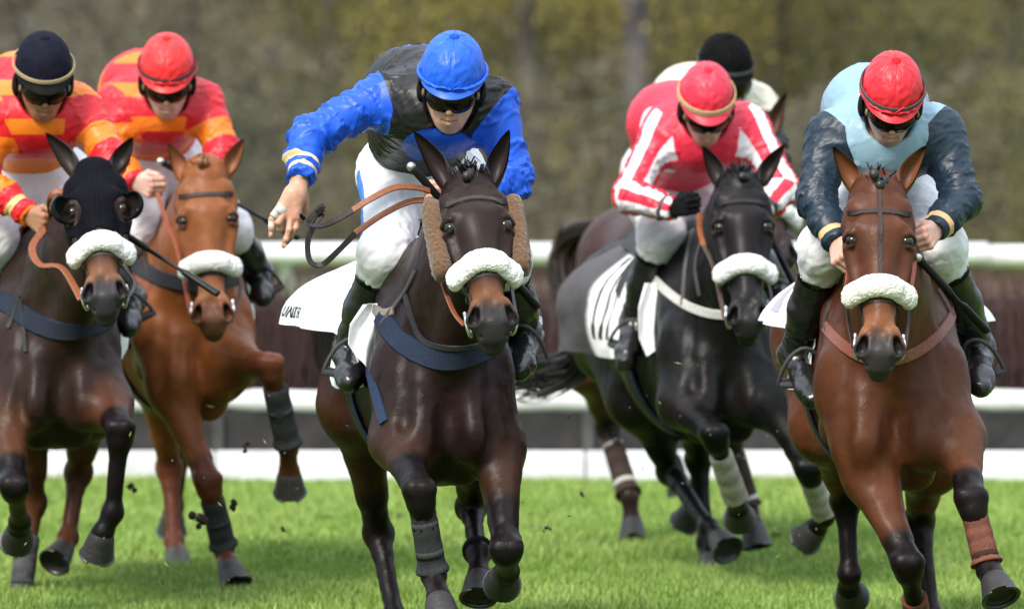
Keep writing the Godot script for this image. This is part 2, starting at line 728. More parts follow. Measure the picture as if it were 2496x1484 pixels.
func make_templates():
	var X := Vector3.RIGHT
	# horse head: poll at the origin, muzzle down -y, face towards +z
	var f := Fld.new(V(-0.17, -0.70, -0.30), V(0.17, 0.08, 0.13), 0.0055)
	f.cap(V(0, -0.02, -0.10), V(0, -0.17, -0.085), 0.078, 0.098, 0.05, X, 0.97)
	f.cap(V(0, -0.19, -0.055), V(0, -0.46, -0.015), 0.077, 0.043, 0.05, X, 1.0)
	f.cap(V(0, -0.22, -0.1), V(0, -0.42, -0.06), 0.082, 0.05, 0.04, X, 1.1)
	both(f, V(0.06, -0.16, -0.2), V(0.05, -0.26, -0.17), 0.09, 0.075, 0.04, X, 1.9)
	f.cap(V(0, -0.3, -0.15), V(0, -0.55, -0.075), 0.058, 0.036, 0.04)
	# brow and cheek ridges
	both(f, V(0.074, -0.155, -0.015), V(0.092, -0.19, -0.03), 0.026, 0.024, 0.03)
	both(f, V(0.092, -0.225, -0.045), V(0.068, -0.37, -0.04), 0.021, 0.012, 0.03)
	both(f, V(0.07, -0.08, -0.06), V(0.085, -0.13, -0.06), 0.035, 0.03, 0.03)
	# hollows above the eyes and beside the nose
	both(f, V(0.098, -0.125, -0.012), V(0.1, -0.135, -0.02), 0.02, 0.018, 0.03, Vector3.ZERO, 1.0, true)
	both(f, V(0.083, -0.29, 0.012), V(0.07, -0.42, 0.02), 0.016, 0.016, 0.035, Vector3.ZERO, 1.0, true)
	# eye opening
	both(f, V(0.107, -0.197, -0.013), V(0.104, -0.207, -0.02), 0.017, 0.017, 0.012, Vector3.ZERO, 1.0, true)
	both(f, V(0.086, -0.181, 0.002), V(0.107, -0.188, -0.03), 0.0085, 0.0085, 0.01)
	both(f, V(0.088, -0.222, -0.003), V(0.105, -0.222, -0.03), 0.0065, 0.0065, 0.01)
	# muzzle, lips, nostrils
	f.cap(V(0, -0.5, -0.03), V(0, -0.575, -0.035), 0.05, 0.05, 0.03, X, 1.06)
	f.cap(V(0, -0.575, -0.0), V(0, -0.605, -0.025), 0.038, 0.034, 0.03, X, 0.8)
	f.cap(V(0, -0.6, -0.065), V(0, -0.62, -0.06), 0.035, 0.03, 0.014, X, 0.85)
	both(f, V(0.038, -0.51, 0.006), V(0.05, -0.56, -0.0), 0.024, 0.033, 0.02)
	both(f, V(0.041, -0.52, 0.036), V(0.058, -0.568, 0.03), 0.009, 0.023, 0.007, Vector3.ZERO, 1.0, true)
	both(f, V(0.05, -0.538, 0.018), V(0.058, -0.566, 0.006), 0.007, 0.017, 0.008, Vector3.ZERO, 1.0, true)
	both(f, V(0.03, -0.535, 0.028), V(0.034, -0.578, 0.022), 0.008, 0.01, 0.014)
	f.cap(V(-0.05, -0.613, -0.012), V(0.05, -0.613, -0.012), 0.004, 0.004, 0.008, Vector3.ZERO, 1.0, true)
	var hm := nets(f)
	head_ms.horse = hm
	head_ms.hfield = f
	var eyes := Msh.new()
	for q in [-1.0, 1.0]:
		ball(V(q * 0.087, -0.2, -0.021), V(0.021, 0.021, 0.021), Color(0.012, 0.007, 0.005), eyes, 16, 10)
	head_ms.heyes = eyes
	# fleece noseband: a thick woolly roll across the nose
	head_ms.fleece = woolly(-1.62, 1.62, -0.388, 0.034, f, 31)
	# browband and noseband strap, cheekpieces, bit rings
	head_ms.browband = ring_strap(f, -0.095, -1.75, 1.75, -0.015, 0.019, 0.005, 28)
	head_ms.nosestrap = ring_strap(f, -0.408, -2.2, 2.2, 0.0, 0.02, 0.005, 26)
	var cp := Msh.new()
	for q in [-1.0, 1.0]:
		var pts := []
		var nr := []
		for i in 22:
			var y := lerpf(-0.07, -0.52, i / 21.0)
			var p := f.snap(V(q * 0.3, y, -0.085 + 0.035 * (i / 21.0)), V(-q, 0, 0), 0.003)
			pts.append(p)
			nr.append(f.grad(p))
		strap(pts, nr, 0.014, 0.005, Color.WHITE, cp)
	head_ms.cheek = cp
	var pts := []
	var nr := []
	for i in 24:
		var p := f.snap(V(0, lerpf(0.02, -0.34, i / 23.0), 0.3), V(0, 0, -1), 0.002)
		pts.append(p)
		nr.append(f.grad(p))
	head_ms.facestrap = strap(pts, nr, 0.015, 0.005, Color.WHITE)
	for s in 2:
		var q := s * 2.0 - 1.0
		var bit := Msh.new()
		var rp := []
		for i in 17:
			var a := TAU * i / 16.0
			rp.append(V(q * (0.068 + 0.01 * sin(a)), -0.545 + 0.034 * cos(a), -0.05 + 0.03 * sin(a)))
		tube(rp, 0.0055, Color(0.7, 0.7, 0.7), 8, bit, 1.0, Vector3.ZERO, false)
		head_ms["bit%d" % s] = bit
		head_ms["hook%d" % s] = tube([V(q * 0.075, -0.5, -0.045), V(q * 0.073, -0.535, -0.04), V(q * 0.05, -0.54, -0.03)], 0.006, Color(0.7, 0.7, 0.7), 8)
	# sheepskin cheek rolls
	for q in [-1.0, 1.0]:
		var m := Msh.new()
		var nv := 80
		var nu := 44
		for i in nv + 1:
			var t := float(i) / nv
			var c := V(q * lerpf(0.128, 0.122, t), lerpf(-0.05, -0.355, t), lerpf(-0.09, -0.065, t))
			var w := 0.036 * sqrt(maxf(0.0, 1.0 - pow(absf(t * 2.0 - 1.0), 9.0)))
			for j in nu:
				var a := TAU * j / nu
				m.v.append(c + V(cos(a) * w * 0.85, 0, sin(a) * w * 1.25))
		for i in nv:
			for j in nu:
				var a := i * nu + j
				var b := i * nu + (j + 1) % nu
				m.t.append_array([a, a + nu, b, b, a + nu, b + nu])
		m.smooth()
		push(m, func(p): return 0.004 * fold.get_noise_3dv(p * 130.0) + 0.003 * fold.get_noise_3dv(p * 60.0) + 0.003)
		for p in m.v:
			var g := 0.85 + 0.5 * noise.get_noise_3dv(p * 90.0)
			m.c.append(Color(0.13 * g, 0.065 * g, 0.03 * g))
		head_ms["roll" + ("R" if q > 0 else "L")] = m
	# cloth hood with eye cups
	head_ms.hood = hood(f)
	# jockey head: centre between the ears, face +z
	f = Fld.new(V(-0.11, -0.25, -0.16), V(0.11, 0.15, 0.15), 0.0038)
	f.sph(V(0, 0.035, -0.02), 0.1, 0.03, X, 1.3)
	f.cap(V(0, 0.01, 0.02), V(0, -0.05, 0.035), 0.073, 0.058, 0.04, X, 1.08)
	f.cap(V(0, -0.06, 0.04), V(0, -0.095, 0.062), 0.048, 0.03, 0.03, X, 0.95)
	both(f, V(0.052, -0.055, 0.0), V(0.024, -0.098, 0.06), 0.024, 0.017, 0.03)
	f.sph(V(0, -0.108, 0.073), 0.02, 0.02, X, 0.85)
	both(f, V(0.045, -0.018, 0.06), V(0.056, -0.012, 0.035), 0.021, 0.02, 0.025)
	f.cap(V(-0.034, 0.026, 0.084), V(0.034, 0.026, 0.084), 0.013, 0.013, 0.02)
	both(f, V(0.03, 0.004, 0.1), V(0.034, 0.003, 0.098), 0.015, 0.015, 0.015, Vector3.ZERO, 1.0, true)
	both(f, V(0.031, 0.003, 0.083), V(0.031, 0.003, 0.083), 0.0125, 0.0125, 0.004)
	f.cap(V(0, 0.012, 0.094), V(0, -0.033, 0.117), 0.0085, 0.0115, 0.014)
	both(f, V(0.0115, -0.038, 0.103), V(0.0125, -0.039, 0.1), 0.0085, 0.0085, 0.008)
	both(f, V(0.0075, -0.047, 0.112), V(0.009, -0.044, 0.108), 0.004, 0.004, 0.004, Vector3.ZERO, 1.0, true)
	f.cap(V(0, -0.06, 0.088), V(0, -0.075, 0.087), 0.02, 0.02, 0.02, X, 0.7)
	both(f, V(0.0, -0.064, 0.107), V(0.021, -0.069, 0.096), 0.0062, 0.0035, 0.006)
	both(f, V(0.0, -0.0785, 0.105), V(0.018, -0.0755, 0.096), 0.0075, 0.004, 0.006)
	both(f, V(0.0, -0.0712, 0.114), V(0.022, -0.072, 0.1), 0.003, 0.002, 0.004, Vector3.ZERO, 1.0, true)
	both(f, V(0.078, -0.005, -0.005), V(0.08, 0.02, -0.012), 0.013, 0.016, 0.006, X, 2.0)
	f.cap(V(0, -0.06, -0.025), V(0, -0.2, -0.065), 0.058, 0.064, 0.03)
	f.cap(V(0, -0.1, 0.02), V(0, -0.2, -0.03), 0.03, 0.03, 0.03)
	head_ms.face = nets(f)
	# helmet under its silk: gathered at the rim, button on top, short peak
	for kind in 2:
		var rows := []
		var nv := 34
		var nu := 96
		for i in nv + 1:
			var t := float(i) / nv
			var row := []
			for j in nu:
				var a := TAU * j / nu
				var front := cos(a)
				var low := 1.62 + 0.12 * (1.0 - front) * 0.5
				var th := lerpf(0.03, low, t)
				var r := 1.0
				if kind == 0:
					var g := smoothstep(0.55, 1.0, t)
					r += 0.055 * g * noise.get_noise_3d(sin(a) * 7.0, cos(a) * 7.0, t * 3.0)
					r += 0.03 * g * noise.get_noise_3d(sin(a) * 26.0, cos(a) * 26.0, t * 2.0)
					r += 0.05 * (0.25 - absf(noise.get_noise_3d(sin(a) * 2.6, t * 3.0, cos(a) * 2.6)))
					r -= 0.03 * exp(-pow(fposmod(a + PI / 6.0, PI / 3.0) - PI / 6.0, 2.0) / 0.0009) * (1.0 - g)
				r -= 0.05 * smoothstep(0.93, 1.0, t)
				row.append(V(pow(sin(th), 0.86) * sin(a) * 0.097 * r, 0.03 + cos(th) * 0.122 * r, -0.016 + pow(sin(th), 0.9) * cos(a) * 0.128 * r))
			rows.append(row)
		head_ms["shell%d" % kind] = sheet(rows, 0.006, Color.WHITE, true)
	var pk := []
	for i in 9:
		var t := i / 8.0
		var row := []
		for j in 25:
			var a := lerpf(-1.25, 1.25, j / 24.0)
			var w := cos(a * 1.15)
			var r := 0.124 + 0.042 * t * maxf(w, 0.0)
			row.append(V(sin(a) * (0.1 + 0.012 * t * maxf(w, 0)), 0.044 - 0.004 * t - 0.014 * t * t * w - 0.016 * pow(absf(sin(a)), 3.0), -0.02 + cos(a) * r))
		pk.append(row)
	head_ms.peak = sheet(pk, 0.007, Color.WHITE)
	head_ms.button = ball(V(0, 0.152, -0.016), V(0.016, 0.007, 0.016), Color.WHITE, null, 14, 7)
	# elastic band round the helmet, gathered rim and bow
	for w in 2:
		var bp := []
		var bn := []
		for i in 65:
			var a := TAU * i / 64.0
			var q := V(sin(a) * 0.1025, 0.056 - 0.014 * (1.0 - cos(a)) * 0.5, -0.016 + cos(a) * 0.13)
			bp.append(q)
			bn.append(V(sin(a), 0.1, cos(a)))
		head_ms["band%d" % w] = strap(bp, bn, 0.02 if w == 0 else 0.013, 0.004, Color.WHITE)
	var rp := []
	for i in 97:
		var a := TAU * i / 96.0
		var wob := 0.004 * noise.get_noise_2d(i * 0.35, 3.0)
		rp.append(V(sin(a) * (0.103 + wob), 0.043 - 0.014 * (1.0 - cos(a)) * 0.5 + wob, -0.016 + cos(a) * (0.132 + wob)))
	var ruff := tube(rp, 0.006, Color.WHITE, 8, null, 1.0, Vector3.ZERO, false)
	push(ruff, func(p): return 0.0035 * noise.get_noise_3dv(p * 110.0))
	for q in [-1.0, 1.0]:
		var bow := [V(q * 0.004, 0.044, 0.119), V(q * 0.018, 0.054, 0.124), V(q * 0.032, 0.050, 0.116), V(q * 0.045, 0.044, 0.109)]
		tube(spline(bow, 4), 0.006, Color.WHITE, 7, ruff, 0.5)
	tube(spline([V(0.0, 0.045, 0.119), V(0.012, 0.061, 0.122), V(0.026, 0.074, 0.118)], 4), 0.005, Color.WHITE, 7, ruff, 0.4)
	head_ms.ruff = ruff
	# goggles: a bent lens with a raised frame, strap with side knobs
	for part_ in 2:
		var rows := []
		for i in 13:
			var t := lerpf(-1.0, 1.0, i / 12.0)
			var row := []
			for j in 33:
				var s := lerpf(-1.0, 1.0, j / 32.0)
				var a := s * (0.93 if part_ == 0 else 1.0)
				var h := 0.029 * pow(maxf(0.0, 1.0 - pow(absf(s), 5.0)), 0.3) - 0.012 * exp(-s * s / 0.02) * (1.0 if t < 0.0 else 0.0)
				h += 0.0 if part_ == 0 else 0.004
				var r := 0.088 + (0.02 if part_ == 0 else 0.014) - 0.008 * t * t
				row.append(V(sin(a) * r * 0.82, -0.006 + t * h, 0.018 + cos(a) * r))
			rows.append(row)
		head_ms["goggle%d" % part_] = sheet(rows, 0.004, Color.WHITE)
	var gp := []
	var gn := []
	for i in 33:
		var a := lerpf(0.95, TAU - 0.95, i / 32.0)
		gp.append(V(sin(a) * 0.09, -0.004 + 0.03 * sin((a - 0.95) / (TAU - 1.9) * PI), -0.008 + cos(a) * 0.108))
		gn.append(V(sin(a), 0, cos(a)))
	head_ms.gstrap = strap(gp, gn, 0.026, 0.004, Color(0.012, 0.012, 0.013))
	for q in 2:
		head_ms["knob%d" % q] = ball(V((q * 2 - 1) * 0.082, -0.003, 0.062), V(0.006, 0.013, 0.013), Color(0.22, 0.17, 0.08), null, 12, 8)
	# chin harness
	var ch := Msh.new()
	for q in [-1.0, 1.0]:
		tube(spline([V(q * 0.098, 0.02, 0.02), V(q * 0.088, -0.03, 0.02), V(q * 0.066, -0.08, 0.03), V(q * 0.03, -0.118, 0.045), V(0, -0.126, 0.05)], 5), 0.009, Color(0.012, 0.012, 0.013), 8, ch, 0.45)
		ball(V(q * 0.09, -0.03, -0.005), V(0.016, 0.045, 0.035), Color(0.012, 0.012, 0.013), ch, 12, 8)
	head_ms.chin = ch
	head_ms.fist = fist()

func ring_strap(f: Fld, y: float, a0: float, a1: float, tilt: float, w: float, th: float, n: int, lift := 0.002) -> Msh:
	var pts := []
	var nr := []
	for i in n:
		var a := lerpf(a0, a1, i / (n - 1.0))
		var d := V(sin(a), 0, cos(a))
		var p := f.snap(V(0, y + tilt * cos(a * 0.9), -0.085) + d * 0.28, -d, lift)
		pts.append(p)
		nr.append(f.grad(p))
	return strap(pts, nr, w, th, Color.WHITE)

func woolly(a0: float, a1: float, y: float, r: float, f: Fld, seed_: int) -> Msh:
	var m := Msh.new()
	var nv := 150
	var nu := 72
	var rr := RandomNumberGenerator.new()
	rr.seed = seed_
	var ctr := []
	for i in nv + 1:
		var a := lerpf(a0, a1, float(i) / nv)
		var d := V(sin(a), 0, cos(a))
		ctr.append(f.snap(V(0, y + 0.022 * cos(a), -0.06) + d * 0.25, -d, 0.017))
	for i in nv + 1:
		var t := float(i) / nv
		var tg: Vector3 = (ctr[mini(i + 2, nv)] - ctr[maxi(i - 2, 0)]).normalized()
		var up := Vector3.UP - tg * tg.y
		up = up.normalized()
		var o := tg.cross(up)
		var w := r * sqrt(maxf(0.0, 1.0 - pow(absf(t * 2.0 - 1.0), 12.0)))
		for j in nu:
			var a := TAU * j / nu
			m.v.append(ctr[i] + up * (cos(a) * w) + o * (sin(a) * w * 0.72))
	for i in nv:
		for j in nu:
			var a := i * nu + j
			var b := i * nu + (j + 1) % nu
			m.t.append_array([a, a + nu, b, b, a + nu, b + nu])
	m.smooth()
	push(m, func(p): return 0.004 * (0.5 - absf(noise.get_noise_3dv(p * 36.0))) + 0.0075 * (0.4 - absf(noise.get_noise_3dv(p * 120.0 + V(9, 3, 1)))) + 0.002 * noise.get_noise_3dv(p * 230.0))
	m.tint(Color.WHITE)
	m.tint(Color.WHITE)
	return m

func hood(f: Fld) -> Array:
	# cloth lying on the head from behind the poll to the nose, open round the eyes
	var g := Fld.new(f.o, f.o + V(0.02, 0.02, 0.02), f.c)
	g.nx = f.nx
	g.ny = f.ny
	g.nz = f.nz
	g.d = f.d.duplicate()
	for i in g.d.size():
		g.d[i] = f.d[i] - 0.006
	# keep only what is above the slanting lower edge and outside the eye holes
	for z in g.nz:
		for y in g.ny:
			for x in g.nx:
				var p := g.o + V(x, y, z) * g.c
				var low := -0.30 - p.y - 0.35 * absf(p.x) * (1.0 if p.z > -0.1 else 0.0)
				if p.z < -0.02:
					low = maxf(low, -0.30 - p.y + (p.z + 0.02) * -0.1)
				var e := 0.047 - Vector3(absf(p.x) - 0.092, (p.y + 0.205) * 0.9, p.z + 0.02).length()
				var ear := 0.042 - Vector3(absf(p.x) - 0.07, p.y - 0.0, p.z + 0.09).length()
				var i := x + g.nx * (y + g.ny * z)
				g.d[i] = maxf(g.d[i], maxf(maxf(low, e), ear))
	var cl := nets(g)
	var seam := Msh.new()
	for q in [-1.0, 0.0, 1.0]:
		var pts := []
		for i in 20:
			var p := f.snap(V(q * 0.018, lerpf(0.0, -0.3, i / 19.0), 0.3), V(0, 0, -1), 0.0075)
			pts.append(p)
		tube(pts, 0.0018, Color.WHITE, 6, seam)
	var cups := []
	for q in [-1.0, 1.0]:
		var rows := []
		var ax := V(q * 0.62, 0, -0.78)
		var ux := Vector3.UP
		var wx := ax.cross(ux).normalized()
		for i in 10:
			var th := lerpf(0.12, 1.62, i / 9.0)
			var row := []
			for j in 33:
				var a := TAU * j / 32.0
				var r := sin(th) * 0.054
				row.append(V(q * 0.112, -0.205, 0.006) + ax * (cos(th) * 0.044) + ux * (cos(a) * r * 1.0) + wx * (sin(a) * r * 0.92))
			rows.append(row)
		cups.append(sheet(rows, 0.004, Color(0.012, 0.012, 0.014)))
	return [cl, seam, cups[0], cups[1]]

# a hand closed on a rein: wrist at the origin, fingers forward along +y, back of the hand +z, thumb on the +x side
func fist() -> Msh:
	var f := Fld.new(V(-0.075, -0.09, -0.09), V(0.08, 0.13, 0.05), 0.0034)
	f.cap(V(0, -0.08, -0.004), V(0, 0.0, -0.002), 0.027, 0.025, 0.01, Vector3.BACK, 1.3)
	for i in 4:
		var x := -0.03 + 0.02 * i
		var l: float = [0.9, 1.0, 1.06, 1.0][i]
		f.cap(V(x * 0.55, 0.0, 0.0), V(x, 0.082 * l, 0.004), 0.015, 0.0125, 0.012)
		f.sph(V(x, 0.086 * l, 0.007), 0.0115, 0.005)
		f.cap(V(x, 0.086 * l, 0.003), V(x * 0.98, 0.105 * l, -0.034), 0.0112, 0.0102, 0.003)
		f.cap(V(x * 0.98, 0.105 * l, -0.034), V(x * 0.95, 0.08 * l, -0.053), 0.0102, 0.0094, 0.003)
		f.cap(V(x * 0.95, 0.08 * l, -0.053), V(x * 0.95, 0.057 * l, -0.044), 0.0092, 0.008, 0.003)
	f.cap(V(0.018, 0.01, -0.008), V(0.045, 0.045, -0.02), 0.018, 0.0135, 0.01)
	f.cap(V(0.045, 0.045, -0.02), V(0.04, 0.078, -0.034), 0.0125, 0.0115, 0.004)
	f.cap(V(0.04, 0.078, -0.034), V(0.016, 0.098, -0.05), 0.0112, 0.009, 0.004)
	return nets(f)

# ---------------------------------------------------------------- horses
func spot(p: Vector3, a: Vector3, b: Vector3, r0: float, r1: float) -> float:
	var ba := b - a
	var h := clampf((p - a).dot(ba) / maxf(ba.length_squared(), 1e-6), 0, 1)
	return 1.0 - smoothstep(r0, r1, (p - a - ba * h).length())

func ear(base: Vector3, tip: Vector3, open: Vector3, col: Color, inner: Color, tipc: Color) -> Msh:
	var ax := tip - base
	var y := ax.normalized()
	var z := (open - y * open.dot(y)).normalized()
	var x := y.cross(z)
	var rows := []
	var nv := 18
	var nu := 15
	for side in 2:
		for i in nv + 1:
			var t := float(i) / nv
			var w := 0.034 * pow(sin(PI * (0.2 + 0.8 * t)), 0.75) * (1.0 - 0.25 * t) + 0.0015
			var row := []
			for j in nu:
				var a := lerpf(-1.0, 1.0, j / (nu - 1.0)) * lerpf(2.7, 1.75, smoothstep(0.0, 0.5, t))
				var r := w * (1.0 if side == 0 else 0.84)
				var bend := -0.02 * sin(t * PI) + 0.012 * t * t
				row.append(base + y * (t * ax.length()) + x * (sin(a) * r) + z * (-cos(a) * r * 0.85 + bend + (0.002 if side == 1 else 0.0)))
			rows.append(row)
	var outm := sheet(rows.slice(0, nv + 1), 0.0, col)
	var inm := sheet(rows.slice(nv + 1), 0.0, inner)
	for i in outm.v.size():
		outm.c[i] = col.lerp(tipc, smoothstep(0.6, 1.0, float(i / nu) / nv))
	for i in inm.n.size():
		inm.c[i] = inner.lerp(tipc, smoothstep(0.75, 1.0, float(i / nu) / nv))
	for m in [outm, inm]:
		var flip: bool = m.n[nu * 9 + 7].dot(z) > 0.0
		if m == inm:
			flip = not flip
		if flip:
			for i in m.n.size():
				m.n[i] = -m.n[i]
			for i in range(0, m.t.size(), 3):
				var q: int = m.t[i + 1]
				m.t[i + 1] = m.t[i + 2]
				m.t[i + 2] = q
	outm.add(inm)
	return outm

func hoof_mesh(fet: Vector3, cor: Vector3, toe: Vector3, col: Color) -> Array:
	var ax := (toe - cor)
	var l := minf(ax.length(), 0.082)
	var y := ax.normalized()
	var fwd := (V(0, 0, 1) - y * y.z).normalized()
	var x := y.cross(fwd).normalized()
	var rows := []
	for i in 10:
		var t := i / 9.0
		var row := []
		for j in 24:
			var a := TAU * j / 24
			var r := lerpf(0.044, 0.06, t) * (1.0 - 0.12 * maxf(0.0, -sin(a)))
			if i == 0:
				r *= 0.93
			row.append(cor + y * (t * l - 0.01 * (1.0 - t) * sin(a)) + x * (cos(a) * r * 0.97) + fwd * (sin(a) * r + 0.012 * t))
		rows.append(row)
	var m := sheet(rows, 0.0, col, true)
	if (m.v[0] - cor).dot(m.n[0]) < 0:
		for i in m.n.size():
			m.n[i] = -m.n[i]
		for i in range(0, m.t.size(), 3):
			var w := m.t[i + 1]
			m.t[i + 1] = m.t[i + 2]
			m.t[i + 2] = w
	for i in m.v.size():
		var q := 0.8 + 0.35 * noise.get_noise_1d((m.v[i] - cor).dot(y) * 260.0) + 0.25 * noise.get_noise_3dv(m.v[i] * 40.0)
		m.c[i] = Color(col.r * q, col.g * q, col.b * q)
	var sole := Msh.new()
	var shoe := Msh.new()
	var last: Array = rows[9]
	var c := cor + y * (l - 0.014) + fwd * 0.012
	for j in 24:
		var a: Vector3 = last[j]
		var b: Vector3 = last[(j + 1) % 24]
		sole.quad(a, b, b.lerp(c, 0.25) - y * 0.006, a.lerp(c, 0.25) - y * 0.006, col * 0.8)
		sole.quad(a.lerp(c, 0.25) - y * 0.006, b.lerp(c, 0.25) - y * 0.006, c, c, col * 0.6)
	m.add(sole)
	var ring := []
	for j in range(2, 24):
		var a := TAU * (j - 6.5) / 24.0 + PI
		ring.append(cor + y * (l + 0.004) + x * (cos(-a + PI) * 0.056) + fwd * (sin(a) * 0.056 + 0.012))
	tube(ring, 0.008, Color(0.1, 0.1, 0.1), 6, shoe, 0.7)
	return [m, shoe]

func leg_wrap(a: Vector3, b: Vector3, r0: float, r1: float, col: Color, bell := false) -> Msh:
	var pts := []
	var rr := []
	var n := 26
	for i in n + 1:
		var t := float(i) / n
		pts.append(a.lerp(b, t))
		var r := lerpf(r0, r1, t) + 0.0012 * absf(sin(t * 11.0 + 0.6))
		if bell:
			r += 0.01 * smoothstep(0.85, 1.0, t)
		if i == 0 or i == n:
			r -= 0.003
		rr.append(r)
	var m := tube(pts, rr, col, 20)
	push(m, func(p): return 0.0015 * noise.get_noise_3dv(p * 40.0))
	for i in m.v.size():
		var t := clampf((m.v[i] - a).dot(b - a) / (b - a).length_squared(), 0, 1)
		var q := 1.0 + 0.15 * sin(t * 22.0 + noise.get_noise_3dv(m.v[i] * 8.0) * 2.0) + 0.3 * noise.get_noise_3dv(m.v[i] * 25.0) - 0.25 * maxf(0.0, noise.get_noise_3dv(m.v[i] * 60.0))
		m.c[i] = Color(col.r * q, col.g * q, col.b * q)
	return m

func horse(d: Dictionary) -> Dictionary:
	var z0: float = d.z
	var J := func(a: Array) -> Vector3: return P(a[0], a[1], z0 + a[2])
	var sz: float = d.get("size", 1.0)
	# head frame
	var poll: Vector3 = J.call(d.poll)
	var hl: float = 0.61 * d.get("headsize", 1.0)
	var best := 9.0
	var muz := Vector3.ZERO
	for i in 100:
		var q := P(d.muz[0], d.muz[1], poll.z + i * 0.005)
		var e := absf((q - poll).length() - hl)
		if e < best:
			best = e
			muz = q
	var by := (poll - muz).normalized()
	var yaw: float = deg_to_rad(d.get("hyaw", 0.0))
	var bx := V(cos(yaw), d.get("htilt", 0.0), -sin(yaw))
	bx = (bx - by * bx.dot(by)).normalized()
	var bz := bx.cross(by)
	var hs := (muz - poll).length() / 0.625
	hs = clampf(hs, 0.9, 1.12)
	var HX := Transform3D(Basis(bx * hs * d.get("headwide", 1.0), by * hs, bz * hs), poll)
	# trunk frame
	var cc: Vector3 = J.call(d.chest)
	var cr: Vector3 = J.call(d.rump)
	var fw := (cc - cr) / 1.4
	var up := V(0, 1, 0)
	var side := up.cross(fw).normalized()
	var wide: float = d.get("wide", 0.7)
	var L := func(x: float, y: float, z: float) -> Vector3: return cc + side * (x * wide) + up * (y * sz) + fw * z
	var lo := cc.min(cr) - V(0.55, 0, 0.75)
	var hi := cc.max(cr) + V(0.55, 0.62, 0.55)
	for k in ["fl", "fr", "hl", "hr"]:
		for a in d[k]:
			var q: Vector3 = J.call(a)
			lo = lo.min(q - V(0.16, 0.1, 0.16))
			hi = hi.max(q + V(0.16, 0.12, 0.16))
	hi = hi.max(poll + V(0.15, 0.1, 0.1))
	var f := Fld.new(lo, hi, d.get("cell", 0.0105))
	# trunk
	f.cap(L.call(0, -0.01, -0.3), L.call(0, -0.02, -0.6), 0.335, 0.34, 0.05, side, 1.68)
	f.cap(L.call(0, -0.03, -0.62), L.call(0, 0.0, -0.98), 0.32, 0.28, 0.12, side, 1.2)
	f.cap(L.call(0, 0.1, -0.2), L.call(0, -0.2, -0.16), 0.17, 0.165, 0.06, side, 1.0)
	f.cap(L.call(0, 0.08, -0.95), L.call(0, 0.08, -1.3), 0.24, 0.24, 0.12, side, 0.95)
	for q in [1.0, -1.0]:
		f.sph(L.call(q * 0.16, 0.06, -1.38), 0.19, 0.1)
		f.sph(L.call(q * 0.145, -0.1, -1.5), 0.165, 0.1)
		# shoulder blade, upper arm, the muscles across the breast
		f.cap(L.call(q * 0.13, 0.25, -0.32), L.call(q * 0.175, 0.02, -0.1), 0.065, 0.085, 0.07)
		f.cap(L.call(q * 0.178, 0.04, -0.09), L.call(q * 0.17, -0.16, -0.2), 0.08, 0.085, 0.035)
		f.cap(L.call(q * 0.195, 0.2, -0.33), L.call(q * 0.215, -0.02, -0.24), 0.05, 0.055, 0.025)
		f.cap(L.call(q * 0.06, 0.26, -0.04), L.call(q * 0.135, -0.0, -0.01), 0.05, 0.062, 0.03)
		f.cap(L.call(q * 0.112, -0.06, 0.005), L.call(q * 0.118, -0.19, 0.03), 0.08, 0.098, 0.03)
		f.cap(L.call(q * 0.1, -0.2, -0.03), L.call(q * 0.08, -0.29, -0.09), 0.08, 0.07, 0.02)
		# groove between breast and arm
		f.cap(L.call(q * 0.2, -0.06, 0.09), L.call(q * 0.205, -0.27, 0.09), 0.024, 0.032, 0.035, Vector3.ZERO, 1.0, true)
		f.cap(L.call(q * 0.155, 0.14, 0.02), L.call(q * 0.2, -0.03, 0.05), 0.01, 0.012, 0.04, Vector3.ZERO, 1.0, true)
	f.cap(L.call(0, -0.0, 0.1), L.call(0, -0.3, 0.115), 0.028, 0.042, 0.04, Vector3.ZERO, 1.0, true)
	f.sph(L.call(0, 0.2, -1.5), 0.1, 0.1)
	f.cap(L.call(0, 0.3, -0.3), L.call(0, 0.24, -0.75), 0.075, 0.06, 0.12)
	# neck
	var nm: Vector3 = J.call(d.neck)
	var nb: Vector3 = L.call(0, 0.12, -0.22)
	f.cap(nb, nm, 0.235 * sz, 0.175 * sz, 0.1, side, 1.55)
	f.cap(nm, HX * V(0, -0.06, -0.15), 0.175 * sz, 0.118 * hs, 0.08, side, 1.5)
	f.cap(L.call(0, 0.28, -0.35), HX * V(0, -0.02, -0.14), 0.06, 0.055, 0.12)
	f.cap(HX * V(0, -0.03, -0.1), HX * V(0, -0.15, -0.12), 0.07 * hs, 0.08 * hs, 0.05)
	# windpipe and jugular grooves
	f.cap(L.call(0, -0.02, -0.0), HX * V(0, -0.24, -0.22), 0.075, 0.06, 0.06)
	# legs
	var hoofs := []
	var legs := {}
	var gi := 0
